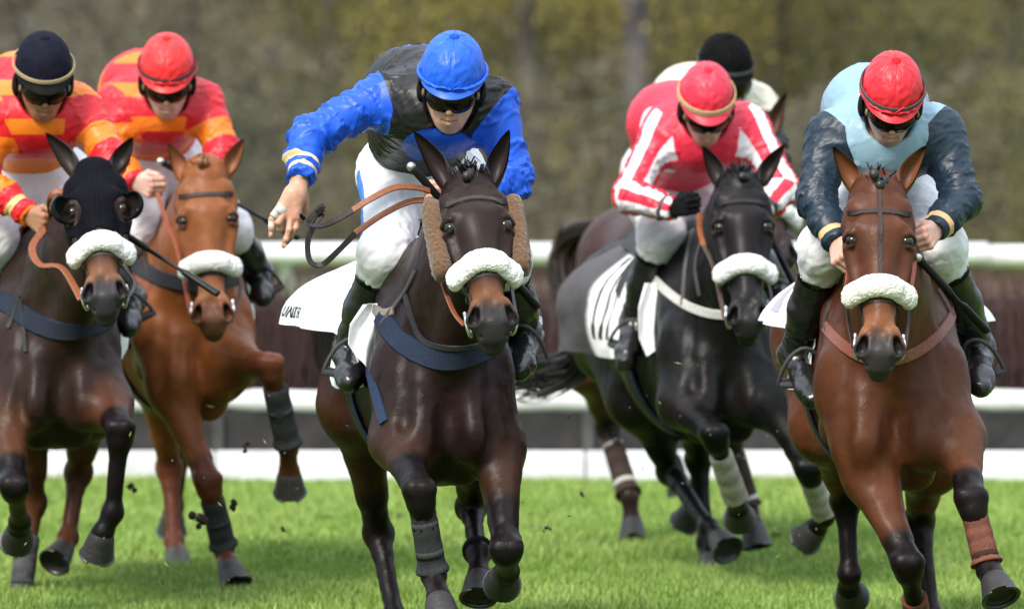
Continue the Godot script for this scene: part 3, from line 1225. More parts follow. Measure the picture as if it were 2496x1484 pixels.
	for k in ["fl", "fr", "hl", "hr"]:
		var j := []
		for a in d[k]:
			j.append(J.call(a))
		legs[k] = j
		var q := -1.0 if k[1] == "l" else 1.0
		var e: Vector3 = j[0]
		var kn: Vector3 = j[1]
		var fe: Vector3 = j[2]
		var co: Vector3 = j[3]
		var lt: float = d.get("legs", 0.88)
		if k[0] == "f":
			f.cap(L.call(q * 0.17, -0.06, -0.08), e, 0.1, 0.082, 0.06)
			f.cap(e, e.lerp(kn, 0.72), 0.088 * lt, 0.05 * lt, 0.05)
			f.cap(e.lerp(kn, 0.02) + V(q * 0.03, 0, 0.03), e.lerp(kn, 0.6) + V(q * 0.012, 0, 0.02), 0.058 * lt, 0.032 * lt, 0.02)
			f.cap(e.lerp(kn, 0.02) - V(q * 0.035, 0, -0.025), e.lerp(kn, 0.55) - V(q * 0.018, 0, -0.01), 0.052 * lt, 0.03 * lt, 0.02)
			f.cap(e.lerp(kn, 0.7), kn, 0.05 * lt, 0.048 * lt, 0.02)
			f.cap(kn + (e - kn).normalized() * 0.03, kn + (fe - kn).normalized() * 0.03, 0.055 * lt, 0.052 * lt, 0.015)
			f.sph(kn + V(0.02, 0.012, 0.018), 0.04 * lt, 0.014)
			f.sph(kn + V(-0.02, 0.012, 0.018), 0.04 * lt, 0.014)
			f.sph(kn + (fe - kn).normalized() * 0.035 + V(0, 0, 0.012), 0.04 * lt, 0.014)
			f.cap(kn, kn.lerp(fe, 0.25), 0.048 * lt, 0.036 * lt, 0.02)
			f.cap(kn.lerp(fe, 0.2), fe, 0.0345 * lt, 0.032 * lt, 0.015)
		else:
			f.cap(L.call(q * 0.13, 0.0, -1.36), e, 0.19, 0.13, 0.08)
			f.cap(e, e.lerp(kn, 0.7), 0.115 * lt, 0.056 * lt, 0.07)
			f.cap(e.lerp(kn, 0.65), kn, 0.055 * lt, 0.05 * lt, 0.03)
			f.sph(kn, 0.056 * lt, 0.02)
			var back := ((kn - e).normalized() + (kn - fe).normalized())
			if back.length() < 0.25 or back.z > 0.0:
				back = V(0, 0.3, -1)
			f.cap(kn, kn + back.normalized() * 0.06 + (e - kn).normalized() * 0.015, 0.04, 0.028, 0.025)
			f.cap(kn, kn.lerp(fe, 0.25), 0.05 * lt, 0.039 * lt, 0.025)
			f.cap(kn.lerp(fe, 0.2), fe, 0.037 * lt, 0.034 * lt, 0.015)
		# tendon behind the cannon, fetlock, ergot, pastern
		f.cap(kn.lerp(fe, 0.2) + V(0, 0, -0.022), fe + V(0, 0, -0.018), 0.022, 0.022, 0.012)
		f.sph(fe, 0.043 * lt, 0.02)
		f.sph(fe + V(0, -0.01, -0.026), 0.028, 0.02)
		f.cap(fe, co, 0.036 * lt, 0.039 * lt, 0.02)
		f.sph(co, 0.045 * lt, 0.015)
	var ms := nets(f)
	# faint folds and veins in the skin
	push(ms, func(p): return 0.0028 * noise.get_noise_3dv(p * 9.0) + 0.0016 * fold.get_noise_3d(p.x * 30.0, p.y * 12.0, p.z * 30.0))
	# colours
	var base: Color = d.col
	var low: Color = d.low
	var belly: Color = d.get("belly", base)
	var warm: Color = d.get("warm", base)
	for i in ms.v.size():
		var p := ms.v[i]
		var c := base
		c = c.lerp(warm, 0.8 * maxf(spot(p, legs.hl[0], legs.hl[1], 0.1, 0.25), spot(p, legs.hr[0], legs.hr[1], 0.1, 0.25)))
		c = c.lerp(warm, 0.7 * maxf(spot(p, legs.fl[0], legs.fl[1], 0.05, 0.14), spot(p, legs.fr[0], legs.fr[1], 0.05, 0.14)))
		c = c.lerp(belly, 0.8 * spot(p, L.call(0, -0.3, -0.75), L.call(0, -0.18, -1.15), 0.12, 0.24))
		var w := 0.0
		var hw := 0.0
		for k in legs:
			var j: Array = legs[k]
			var st: float = d.get("stock", 0.72)
			w = maxf(w, spot(p, j[0].lerp(j[1], st), j[1], 0.065, 0.11))
			w = maxf(w, spot(p, j[1], j[2], 0.06, 0.1))
			w = maxf(w, spot(p, j[2], j[3], 0.06, 0.1))
			if k[0] == "h" and d.has("hindlow") and w > 0.0:
				hw = maxf(hw, maxf(spot(p, j[0].lerp(j[1], st), j[1], 0.065, 0.11), maxf(spot(p, j[1], j[2], 0.06, 0.1), spot(p, j[2], j[3], 0.06, 0.1))))
		c = c.lerp(low, w)
		if hw > 0.0:
			c = c.lerp(d.hindlow, hw)
		var g := 1.0 + 0.16 * noise.get_noise_3dv(p * 6.0) + 0.1 * noise.get_noise_3dv(p * 21.0)
		ms.c[i] = Color(c.r * g, c.g * g, c.b * g)
	# head and ears
	var hm := Msh.new()
	hm.add(head_ms.horse)
	var face: Color = d.get("face", base)
	var mz: Color = d.muzcol
	var side_m: Color = d.get("muzside", mz)
	for i in hm.v.size():
		var p := hm.v[i]
		var c := base.lerp(face, smoothstep(-0.12, -0.05, p.z))
		c = c.lerp(warm, 0.5 * smoothstep(-0.02, -0.16, p.z) * smoothstep(-0.08, -0.3, p.y))
		c = c.lerp(side_m, smoothstep(-0.4, -0.5, p.y) * smoothstep(0.02, 0.05, absf(p.x)) * smoothstep(0.05, 0.0, p.z))
		c = c.lerp(side_m, 0.55 * smoothstep(-0.39, -0.48, p.y))
		c = c.lerp(mz, smoothstep(-0.485, -0.545, p.y + absf(p.x) * 0.2 + 0.02 * noise.get_noise_3dv(p * 12.0)))
		var e := Vector3(absf(p.x) - 0.092, p.y + 0.202, p.z + 0.016).length()
		c = c.lerp(Color(0.015, 0.012, 0.011), 1.0 - smoothstep(0.016, 0.034, e))
		var nn := Vector3(absf(p.x) - 0.049, (p.y + 0.548) * 0.62, p.z - 0.02).length()
		c = c.lerp(Color(0.008, 0.006, 0.006), 1.0 - smoothstep(0.013, 0.023, nn))
		var g := 1.0 + 0.14 * noise.get_noise_3dv(p * 14.0) + 0.08 * noise.get_noise_3dv(p * 40.0)
		hm.c[i] = Color(c.r * g, c.g * g, c.b * g)
	ms.add(hm, HX)
	for q in 2:
		var e: Array = d.ears[q]
		var s := -1.0 if q == 0 else 1.0
		var eb := HX * V(s * 0.062, 0.005, -0.085)
		var pb := P(e[0], e[1], eb.z)
		eb = eb.lerp(pb, 0.6)
		var et := P(e[2], e[3], eb.z + e[4])
		eb += (eb - et).normalized() * 0.02
		ms.add(ear(eb, et, V(s * e[5], 0, 1.0), d.get("earcol", base), d.get("earin", base * 0.6), d.get("eartip", low)))
	var ground := V((cc.x + cr.x) * 0.5, 0, (cc.z + cr.z) * 0.5)
	var o := thing("horse", d.label, "horse", ground, "horses in the race")
	part("body", ms, "coat", o)
	for q in 2:
		var m := Msh.new()
		m.add(ball(V((q * 2 - 1) * 0.0845, -0.201, -0.021), V(0.0225, 0.0225, 0.0225), Color(0.014, 0.008, 0.006), null, 16, 10), HX)
		part("eye", m, "eye", o)
	for k in legs:
		var h := hoof_mesh(legs[k][2], legs[k][3], legs[k][4], d.get("hoof", Color(0.035, 0.031, 0.029)))
		var hn := part("hoof", h[0], "hoof", o)
		part("horseshoe", h[1], "metal", hn)
	# leg wraps
	for w in d.get("wraps", []):
		var j: Array = legs[w[0]]
		var t0: float = w[1]
		var t1: float = w[2]
		var a: Vector3 = j[1].lerp(j[2], t0)
		var b: Vector3 = j[1].lerp(j[2], t1)
		var lb := part("leg_boot", leg_wrap(a + V(0, 0, -0.006), b + V(0, 0, -0.008), w[3], w[4], w[5], w[6]), "webbing", o)
		for s in w[7]:
			var c: Vector3 = a.lerp(b, s)
			var dir := (b - a).normalized()
			part("boot_strap", tube([c - dir * 0.012 + V(0, 0, -0.007), c + dir * 0.012 + V(0, 0, -0.007)], lerpf(w[3], w[4], s) + 0.0014, w[8], 20), "webbing", lb)
	# forelock
	var fl := Msh.new()
	var rr := RandomNumberGenerator.new()
	rr.seed = int(d.poll[0])
	for i in d.get("tuft", 12):
		var s := V(rr.randf_range(-0.028, 0.028), 0.012 + rr.randf_range(-0.01, 0.01), rr.randf_range(-0.1, -0.045))
		var e := s + V(rr.randf_range(-0.035, 0.035), rr.randf_range(0.0, 0.045), rr.randf_range(0.01, 0.05))
		var en := e + V(rr.randf_range(-0.015, 0.015), rr.randf_range(-0.05, 0.02), rr.randf_range(0.0, 0.03))
		tube([HX * s, HX * e, HX * en], [0.004, 0.0028, 0.0006], d.get("mane", low), 5, fl)
	for i in (0 if d.get("hood", false) else 5):
		ball(HX * V(rr.randf_range(-0.02, 0.02), rr.randf_range(-0.025, 0.02), -0.005 - 0.012 * i), V(0.016, 0.018, 0.014), d.get("mane", low), fl, 8, 6)
	if not d.get("hood", false):
		part("forelock", fl, "hair", o)
	# mane: short plaits and wisps along the crest
	var mn := Msh.new()
	for i in 60:
		var t := rr.randf()
		var p: Vector3 = (HX * V(0, -0.02, -0.14)).lerp(L.call(0, 0.28, -0.35), t) + V(rr.randf_range(-0.02, 0.02), 0.045, 0)
		tube([p, p + V(rr.randf_range(-0.05, 0.05), 0.025, -0.02), p + V(rr.randf_range(-0.09, 0.09), rr.randf_range(-0.05, 0.02), -0.05)], [0.006, 0.005, 0.001], d.get("mane", low), 5, mn)
	part("mane", mn, "hair", o)
	# tail
	if d.has("tail"):
		var tl := Msh.new()
		var tp := []
		for a in d.tail:
			tp.append(J.call(a))
		tp[0] = L.call(0, 0.2, -1.55)
		var sp := spline(tp, 6)
		for i in 260:
			var q := []
			var rad := []
			var o1 := V(rr.randf_range(-1, 1), rr.randf_range(-1, 1), rr.randf_range(-1, 1))
			var o2 := V(rr.randf_range(-1, 1), rr.randf_range(-1, 1), rr.randf_range(-1, 1))
			var m := int(sp.size() * rr.randf_range(0.55, 1.0))
			for k in range(0, m, 2):
				var t := float(k) / sp.size()
				q.append(sp[k] + o1 * (0.02 + 0.075 * t) + o2 * (0.07 * t * t))
				rad.append(lerpf(0.005, 0.0012, t))
			if q.size() > 2:
				tube(q, rad, d.get("mane", low), 4, tl, 1.0, Vector3.ZERO, false)
		part("tail", tl, "hair", o)
	# bridle
	var strapc: Color = d.get("strapcol", Color(0.03, 0.02, 0.015))
	var hx := func(name: String, col) -> Msh:
		var m := Msh.new()
		m.add(head_ms[name], HX)
		if col != null:
			m.tint(col)
		return m
	var br: MeshInstance3D
	var bn: String = d.get("browband", "browband")
	br = part("bridle", hx.call("cheek", strapc), "leather", o)
	if not d.get("hood", false):
		part("browband", hx.call("browband", strapc), "leather", br)
	part("noseband_strap", hx.call("nosestrap", strapc), "leather", br)
	part("fleece_noseband", hx.call("fleece", d.get("fleece", Color(0.78, 0.77, 0.75))), "fleece", br)
	for q in 2:
		part("bit_ring", hx.call("bit%d" % q, null), "metal", br)
		part("bit_hook", hx.call("hook%d" % q, null), "metal", br)
	if d.get("facestrap", false):
		part("face_strap", hx.call("facestrap", strapc), "leather", br)
	if d.get("rolls", false):
		part("sheepskin_cheek_roll", hx.call("rollL", null), "fleece", br)
		part("sheepskin_cheek_roll", hx.call("rollR", null), "fleece", br)
	if d.get("hood", false):
		var hd := Msh.new()
		hd.add(head_ms.hood[0], HX)
		hd.tint(Color(0.007, 0.007, 0.009))
		var hn := part("blinker_hood", hd, "cloth", o)
		hd = Msh.new()
		hd.add(head_ms.hood[1], HX)
		hd.tint(Color(0.012, 0.012, 0.014))
		part("seam", hd, "cloth", hn)
		for q in [2, 3]:
			hd = Msh.new()
			hd.add(head_ms.hood[q], HX)
			part("eye_cup", hd, "cloth", hn)
	# straps lying on the body, given where the photograph shows them
	for s in d.get("straps", []):
		var pl := []
		for q in s[1]:
			pl.append(V(q[0], q[1], 0))
		var pts := []
		var nr := []
		for q in spline(pl, 7):
			var a := P(q.x, q.y, z0 + 1.0)
			var dir := (a - V(0, CAMH, CAMD)).normalized()
			var p := f.snap(a, dir, s[5] if s.size() > 5 else 0.004, 3.0)
			pts.append(p)
			nr.append((f.grad(p) + V(0, 0, 0.35)).normalized())
		for it in 3:
			for i in range(1, pts.size() - 1):
				pts[i] = pts[i] * 0.5 + (pts[i - 1] + pts[i + 1]) * 0.25
				nr[i] = (nr[i] * 0.5 + (nr[i - 1] + nr[i + 1]) * 0.25).normalized()
		part(s[0], strap(pts, nr, s[2], 0.006, s[3]), s[4], o)
	return {"f": f, "L": L, "HX": HX, "o": o, "legs": legs, "br": br, "side": side, "cc": cc, "z": z0}

# the cloth under a saddle: lies on the horse's back, its rear lower corners lifted by the wind
func saddlecloth(h: Dictionary, d: Dictionary, label: String) -> Dictionary:
	var f: Fld = h.f
	var L: Callable = h.L
	var rows := []
	var nz := 26
	var na := 46
	for i in nz + 1:
		var t := float(i) / nz
		var dn := lerpf(d.get("down0", 1.85), d.get("down1", 1.3), smoothstep(0.18, 0.5, t))
		var z := lerpf(d.get("front", -0.42), d.get("rear", -1.12), t)
		var row := []
		for j in na + 1:
			var ph := lerpf(-dn, dn, float(j) / na)
			var fl: float = d.flareL if ph < 0 else d.flareR
			var dir: Vector3 = (L.call(sin(ph), cos(ph), z) - L.call(0, 0, z)).normalized()
			var c: Vector3 = L.call(0, 0.02, z)
			var p := f.snap(c + dir * 0.75, -dir, 0.014, 0.9)
			var w := smoothstep(0.55, 1.3, absf(ph)) * smoothstep(0.3, 1.0, t)
			var out: Vector3 = h.side * signf(ph)
			p += (out + V(0, 0.02, -0.3)) * (w * fl)
			p += out * (smoothstep(0.6, 1.5, absf(ph)) * (0.012 + 0.03 * noise.get_noise_3d(z * 5.0, ph * 1.5, 3.0) + 0.012 * sin(z * 24.0 + ph * 2.0)))
			row.append(p)
		rows.append(row)
	return {"rows": rows, "nz": nz, "na": na}

func cloth_point(rows: Array, a: float, b: float) -> Array:
	# a: 0 front .. 1 rear, b: 0 left hem .. 1 right hem
	var n: int = rows.size() - 1
	var m: int = rows[0].size() - 1
	var x := clampf(a, 0, 0.9999) * n
	var y := clampf(b, 0, 0.9999) * m
	var i := int(x)
	var j := int(y)
	var p: Vector3 = rows[i][j].lerp(rows[i][j + 1], y - j).lerp(rows[i + 1][j].lerp(rows[i + 1][j + 1], y - j), x - i)
	var q: Vector3 = (rows[i][j + 1] - rows[i][j]).cross(rows[i + 1][j] - rows[i][j]).normalized()
	return [p, q]

# lettering that follows the cloth
func cloth_text(rows: Array, text: String, a0: float, a1: float, b0: float, b1: float, col: Color, outward: Vector3) -> Msh:
	var tm := TextMesh.new()
	var sf := SystemFont.new()
	sf.font_names = PackedStringArray(["Droid Sans"])
	sf.font_weight = 700
	tm.font = sf
	tm.text = text
	tm.font_size = 64
	tm.pixel_size = 0.01
	tm.depth = 0.0
	tm.curve_step = 2.0
	var s := tm.surface_get_arrays(0)
	var v: PackedVector3Array = s[Mesh.ARRAY_VERTEX]
	var ix: PackedInt32Array = s[Mesh.ARRAY_INDEX]
	var lo := v[0]
	var hi := v[0]
	for p in v:
		lo = lo.min(p)
		hi = hi.max(p)
	var m := Msh.new()
	m.v = v
	m.n.resize(v.size())
	m.t = ix
	m.tint(col)
	# split long triangles so that they bend
	for it in 2:
		var t2 := PackedInt32Array()
		for i in range(0, m.t.size(), 3):
			var a := m.t[i]
			var b := m.t[i + 1]
			var c := m.t[i + 2]
			var k := m.v.size()
			m.v.append_array([(m.v[a] + m.v[b]) * 0.5, (m.v[b] + m.v[c]) * 0.5, (m.v[c] + m.v[a]) * 0.5])
			t2.append_array([a, k, k + 2, k, b, k + 1, k + 2, k + 1, c, k, k + 1, k + 2])
		m.t = t2
	for i in m.v.size():
		var p := m.v[i]
		var a := lerpf(a0, a1, (p.x - lo.x) / (hi.x - lo.x))
		var b := lerpf(b0, b1, (p.y - lo.y) / (hi.y - lo.y))
		var q := cloth_point(rows, a, b)
		var n: Vector3 = q[1]
		if n.dot(outward) < 0:
			n = -n
		m.v[i] = q[0] + n * 0.007
	m.smooth()
	for i in m.n.size():
		if m.n[i].dot(outward) < 0:
			m.n[i] = -m.n[i]
	m.tint(col)
	return m

# ---------------------------------------------------------------- jockeys
func seg(p: Vector3, a: Vector3, b: Vector3) -> Vector2:
	# (place along a-b in metres, distance from it)
	var ba := b - a
	var l := ba.length()
	var t := clampf((p - a).dot(ba) / (l * l), 0, 1)
	return Vector2(t * l, (p - a - ba * t).length())

func jockey(d: Dictionary) -> Dictionary:
	var z0: float = d.z
	var J := func(a: Array) -> Vector3: return P(a[0], a[1], z0 + a[2])
	var j := {}
	for k in ["head", "back", "pelvis", "shL", "shR", "elL", "elR", "wrL", "wrR", "knL", "knR", "anL", "anR", "toL", "toR"]:
		j[k] = J.call(d[k])
	var hb := Basis(Vector3.UP, deg_to_rad(d.get("yaw", 0.0))) * Basis(Vector3.RIGHT, deg_to_rad(d.pitch)) * Basis(Vector3.BACK, deg_to_rad(d.get("roll", 0.0)))
	var hs: float = d.get("headsize", 1.0)
	var HX := Transform3D(hb * hs, j.head)
	var side: Vector3 = (j.shR - j.shL).normalized()
	var chest: Vector3 = (j.shL + j.shR) * 0.5
	var neck: Vector3 = HX * V(0, -0.17, -0.06)
	var hipL: Vector3 = j.pelvis - side * 0.075
	var hipR: Vector3 = j.pelvis + side * 0.075
	var o := thing("person", d.label, "person", V(j.pelvis.x, j.anL.y - 0.12, j.pelvis.z), "jockeys in the race")
	# the body: one surface, finest at head and hands
	var skin: Color = d.get("skin", Color(0.58, 0.32, 0.22))
	var body := Msh.new()
	var fm := Msh.new()
	fm.add(head_ms.face)
	for i in fm.v.size():
		var p := fm.v[i]
		var lip := spot(p, V(-0.02, -0.0715, 0.1), V(0.02, -0.0715, 0.1), 0.006, 0.012) * smoothstep(0.08, 0.09, p.z)
		var c := skin.lerp(Color(skin.r * 0.72, skin.g * 0.42, skin.b * 0.45), lip * 0.85)
		var beard: float = smoothstep(-0.045, -0.075, p.y) * (1.0 - lip) * d.get("stubble", 0.2)
		c = c.lerp(Color(0.16, 0.1, 0.08), beard)
		c = c.lerp(Color(skin.r, skin.g * 0.78, skin.b * 0.75), 0.5 * spot(p, V(0.05, -0.03, 0.065), V(0.05, -0.03, 0.065), 0.01, 0.03) + 0.5 * spot(p, V(-0.05, -0.03, 0.065), V(-0.05, -0.03, 0.065), 0.01, 0.03) + 0.5 * spot(p, V(0, -0.03, 0.115), V(0, -0.04, 0.115), 0.005, 0.02))
		c = c.lerp(Color(0.05, 0.025, 0.02), spot(p, V(0.008, -0.047, 0.111), V(0.008, -0.046, 0.106), 0.002, 0.005) + spot(p, V(-0.008, -0.047, 0.111), V(-0.008, -0.046, 0.106), 0.002, 0.005))
		if p.y > 0.02 and p.z < 0.07:
			c = d.get("hair", Color(0.03, 0.02, 0.015))
		var g := 1.0 + 0.1 * noise.get_noise_3dv(p * 45.0)
		fm.c[i] = Color(c.r * g, c.g * g, c.b * g)
	body.add(fm, HX)
	var lo: Vector3 = j.pelvis
	var hi: Vector3 = j.pelvis
	for k in j:
		lo = lo.min(j[k])
		hi = hi.max(j[k])
	var bf := Fld.new(lo - V(0.2, 0.2, 0.25), hi + V(0.2, 0.2, 0.25), 0.021)
	bf.cap(neck, HX * V(0, -0.1, -0.03), 0.05, 0.045, 0.02)
	bf.cap(j.back, chest, 0.1, 0.1, 0.05)
	bf.cap(chest, neck, 0.08, 0.05, 0.05)
	bf.cap(j.back, j.pelvis, 0.1, 0.1, 0.05)
	bf.cap(j.shL, j.shR, 0.05, 0.05, 0.05)
	for s in ["L", "R"]:
		bf.cap(j["sh" + s], j["el" + s], 0.04, 0.035, 0.02)
		bf.cap(j["el" + s], j["wr" + s], 0.035, 0.024, 0.02)
		bf.cap(hipL if s == "L" else hipR, j["kn" + s], 0.07, 0.05, 0.04)
		bf.cap(j["kn" + s], j["an" + s], 0.045, 0.035, 0.02)
		bf.cap(j["an" + s], j["to" + s], 0.033, 0.026, 0.02)
	var inner := nets(bf)
	inner.tint(skin)
	body.add(inner)
	# bare wrists, then the hands
	var glove: bool = d.get("gloves", false)
	for s in ["L", "R"]:
		var q := -1.0 if s == "L" else 1.0
		if d.has("own" + s):
			continue
		var hd: Array = d.get("hand" + s, [])
		var dirv: Vector3 = (j["wr" + s] - j["el" + s]).normalized()
		if hd.size() >= 3:
			dirv = (P(hd[0], hd[1], z0 + hd[2]) - j["wr" + s]).normalized()
		var th: Vector3 = V(-q * 0.35, 1.0, 0.15)
		if hd.size() >= 6:
			th = V(hd[3], hd[4], hd[5])
		th = (th - dirv * th.dot(dirv)).normalized()
		var bz := th.cross(dirv) * (-1.0 if s == "L" else 1.0)
		var hm := Msh.new()
		hm.add(head_ms.fist)
		for i in hm.v.size():
			var p := hm.v[i]
			var kn := maxf(spot(p, V(-0.03, 0.086, 0.008), V(0.03, 0.088, 0.008), 0.008, 0.018), spot(p, V(-0.03, 0.108, -0.034), V(0.03, 0.108, -0.034), 0.008, 0.016))
			var c := skin.lerp(Color(skin.r * 1.02, skin.g * 0.78, skin.b * 0.76), kn * 0.7)
			if glove:
				c = Color(0.012, 0.012, 0.013)
			var g := 1.0 + 0.12 * noise.get_noise_3dv(p * 60.0)
			hm.c[i] = Color(c.r * g, c.g * g, c.b * g)
		var t := Transform3D(Basis(th, dirv, bz) * 0.97, j["wr" + s])
		if glove:
			var gm := Msh.new()
			gm.add(hm, t)
			part("glove", gm, "cloth", o)
		else:
			body.add(hm, t)
		j["grip" + s] = t * V(0.0, 0.085, -0.03)
	part("body", body, "skin", o)
	# silks
	var f := Fld.new(lo.min(chest) - V(0.22, 0.0, 0.25), hi + V(0.22, 0.12, 0.3), 0.0085)
	f.o.y = minf(minf(j.pelvis.y, j.wrL.y), j.wrR.y) - 0.22
	f = Fld.new(f.o, hi + V(0.22, 0.12, 0.3), 0.007)
	var bulk: float = d.get("bulk", 0.84)
	var tn := side.cross((chest - j.pelvis).normalized()).normalized()
	f.cap(j.pelvis + (j.back - j.pelvis) * 0.25, j.back, 0.165 * bulk, 0.185 * bulk, 0.05, tn, 1.15)
	f.cap(j.back, chest + tn * 0.02, 0.18 * bulk, 0.15 * bulk, 0.08, tn, 1.1)
	f.cap(chest.lerp(j.shL, 0.7), chest.lerp(j.shR, 0.7), 0.1 * bulk, 0.1 * bulk, 0.07)
	f.cap(chest + side * 0.06 + V(0, -0.05, 0.02), j.back.lerp(j.pelvis, 0.3) + side * 0.05 + V(0, -0.07, 0.0), 0.09, 0.085, 0.08)
	f.cap(chest - side * 0.06 + V(0, -0.05, 0.02), j.back.lerp(j.pelvis, 0.3) - side * 0.05 + V(0, -0.07, 0.0), 0.09, 0.085, 0.08)
	f.cap(chest.lerp(neck, 0.1), neck.lerp(HX * V(0, -0.1, -0.04), 0.25), 0.085, 0.068, 0.05)
	for s in ["L", "R"]:
		var a: Vector3 = j["sh" + s]
		var b: Vector3 = j["el" + s]
		var c: Vector3 = j["wr" + s]
		var sl: float = d.get("sleeve", 0.9)
		f.cap(a, b, 0.078 * sl, 0.064 * sl, 0.05)
		f.cap(b, b.lerp(c, 0.6), 0.064 * sl, 0.055 * sl, 0.03)
		f.cap(b.lerp(c, 0.55), b.lerp(c, 0.84), 0.055 * sl, 0.046 * sl, 0.02)
		f.cap(b.lerp(c, 0.84), b.lerp(c, 0.97), 0.04, 0.038, 0.012)
		# clean end at the cuff
		f.cap(c + (c - b).normalized() * 0.035, c + (c - b).normalized() * 0.1, 0.04, 0.05, 0.006, Vector3.ZERO, 1.0, true)
	# neck opening
	f.cap(HX * V(0, -0.1, -0.0), HX * V(0, -0.02, 0.04), 0.07, 0.09, 0.012, Vector3.ZERO, 1.0, true)
	var ms := nets(f)
	var amp: float = d.get("fold", 1.0)
	var spine: Vector3 = (chest - j.pelvis).normalized()
	push(ms, func(p):
		var best := 9.0
		var ax: Vector3 = spine
		var w := 0.4
		for s in ["L", "R"]:
			var a := seg(p, j["sh" + s], j["el" + s])
			if a.y < best and a.y < 0.13:
				best = a.y
				ax = (j["el" + s] - j["sh" + s]).normalized()
				w = 0.9 + 2.6 * a.x
			a = seg(p, j["el" + s], j["wr" + s])
			if a.y < best and a.y < 0.1:
				best = a.y
				ax = (j["wr" + s] - j["el" + s]).normalized()
				w = 1.7
		# narrow creases on otherwise smooth cloth
		var q: Vector3 = p * 2.8 + ax * (p.dot(ax) * 7.0)
		q += V(0.7, 0.7, 0.7) * noise.get_noise_3dv(p * 3.5)
		var n := maxf(0.0, 1.0 - 3.4 * absf(noise.get_noise_3dv(q)))
		var d2: Vector3 = (ax + V(0.8, 0.4, 0.5)).normalized()
		var n2 := maxf(0.0, 1.0 - 3.8 * absf(noise.get_noise_3dv(p * 2.2 + d2 * (p.dot(d2) * 11.0) + V(5, 1, 2))))
		return amp * w * (0.0078 * n * n + 0.0032 * n2 * n2 - 0.0015) + 0.003 * noise.get_noise_3dv(p * 6.0))
	var pf: Callable = d.pattern
	var pj := paint(ms, func(p): return pf.call(p, j, chest, spine, side), d.cols)
	part("silks", pj, d.get("silk", "satin"), o)
	# breeches
	var bl := j.pelvis.min(j.knL).min(j.knR) - V(0.25, 0.25, 0.25) as Vector3
	var bh := j.pelvis.max(j.knL).max(j.knR) + V(0.25, 0.22, 0.25) as Vector3
	f = Fld.new(bl, bh, 0.0095)
	f.cap(j.pelvis + (j.back - j.pelvis) * 0.3, j.pelvis, 0.135, 0.14, 0.05)
	f.cap(hipL, hipR, 0.122, 0.122, 0.05)
	for s in ["L", "R"]:
		var hip: Vector3 = hipL if s == "L" else hipR
		f.cap(hip, j["kn" + s], 0.108, 0.078, 0.06)
		f.sph(j["kn" + s] + V(0, 0.01, 0.015), 0.078, 0.04)
		var an: Vector3 = j["an" + s]
		f.cap(j["kn" + s], j["kn" + s].lerp(an, 0.25), 0.075, 0.068, 0.03)
		var down: Vector3 = (an - j["kn" + s]).normalized()
		f.cap(j["kn" + s].lerp(an, 0.17) + down * 0.095, j["kn" + s].lerp(an, 0.17) + down * 0.16, 0.095, 0.1, 0.004, Vector3.ZERO, 1.0, true)
	ms = nets(f)
	push(ms, func(p):
		var q: Vector3 = p * V(9, 15, 9)
		q += V(1, 1, 1) * noise.get_noise_3dv(p * 6.0)
		return 0.0045 * (1.0 - 2.0 * absf(fold.get_noise_3dv(q))) + 0.004 * noise.get_noise_3dv(p * 9.0))
	var bcol: Color = d.get("breech", Color(0.72, 0.71, 0.74))
	for i in ms.v.size():
		var p := ms.v[i]
		var g := 1.0 - 0.1 * maxf(0.0, noise.get_noise_3dv(p * 4.0))
		ms.c[i] = Color(bcol.r * g, bcol.g * g, bcol.b * g)
	if d.has("stripe"):
		var hp: Vector3 = hipL
		ms = paint(ms, func(p):
			var a := seg(p, hp, j.knL)
			var ax: Vector3 = (j.knL - hp).normalized()
			var q: Vector3 = p - hp
			q -= ax * q.dot(ax)
			q = q.normalized()
			return 1 if q.dot(V(-1, 0, -0.15).normalized()) > 0.87 and p.x < hp.x and a.x > 0.05 and a.x < 0.36 else 0, [bcol, d.stripe])
	part("breeches", ms, "linen", o)
	# boots
	for s in ["L", "R"]:
		var kn: Vector3 = j["kn" + s]
		var an: Vector3 = j["an" + s]
		var to: Vector3 = j["to" + s]
		var top := kn.lerp(an, 0.2)
		var fd := (to - an).normalized()
		f = Fld.new(top.min(an).min(to) - V(0.12, 0.1, 0.12), top.max(an).max(to) + V(0.12, 0.1, 0.12), 0.0085)
		f.cap(top, top.lerp(an, 0.45), 0.066, 0.062, 0.02)
		f.cap(top.lerp(an, 0.45), an, 0.062, 0.044, 0.03)
		f.cap(an - fd * 0.03, to, 0.043, 0.032, 0.03)
		f.sph(an - fd * 0.045 + (an - kn).normalized() * 0.03, 0.037, 0.02)
		f.sph(to - fd * 0.05, 0.043, 0.02)
		# flat top edge
		f.cap(top + (kn - an).normalized() * 0.08, top + (kn - an).normalized() * 0.12, 0.078, 0.09, 0.004, Vector3.ZERO, 1.0, true)
		ms = nets(f)
		push(ms, func(p):
			var a := seg(p, top, an)
			var w := 0.25 + 1.0 * smoothstep(0.5, 0.9, a.x / (an - top).length())
			var ax: Vector3 = (an - top).normalized()
			return w * 0.0058 * (1.0 - 2.2 * absf(fold.get_noise_3dv(p * 6.0 + ax * (p.dot(ax) * 14.0)))))
		ms.tint(d.get("bootcol", Color(0.012, 0.012, 0.013)))
		part("boot", ms, "boot", o)
		# black sock between boot and breeches
		part("sock", tube([kn.lerp(an, 0.1), kn.lerp(an, 0.16), top + (an - kn).normalized() * 0.03], [0.06, 0.0645, 0.067], Color(0.012, 0.012, 0.014), 22), "cloth", o)
	# helmet, silk cap, goggles
	var hx := func(name: String, col) -> Msh:
		var m := Msh.new()
		m.add(head_ms[name], HX)
		if col != null:
			m.tint(col)
		return m
	var cap: Color = d.cap
	var plain: bool = d.get("plain", false)
	var hn := part("helmet", hx.call("shell1" if plain else "shell0", cap), "cloth" if plain else d.get("capmat", "satin"), o)
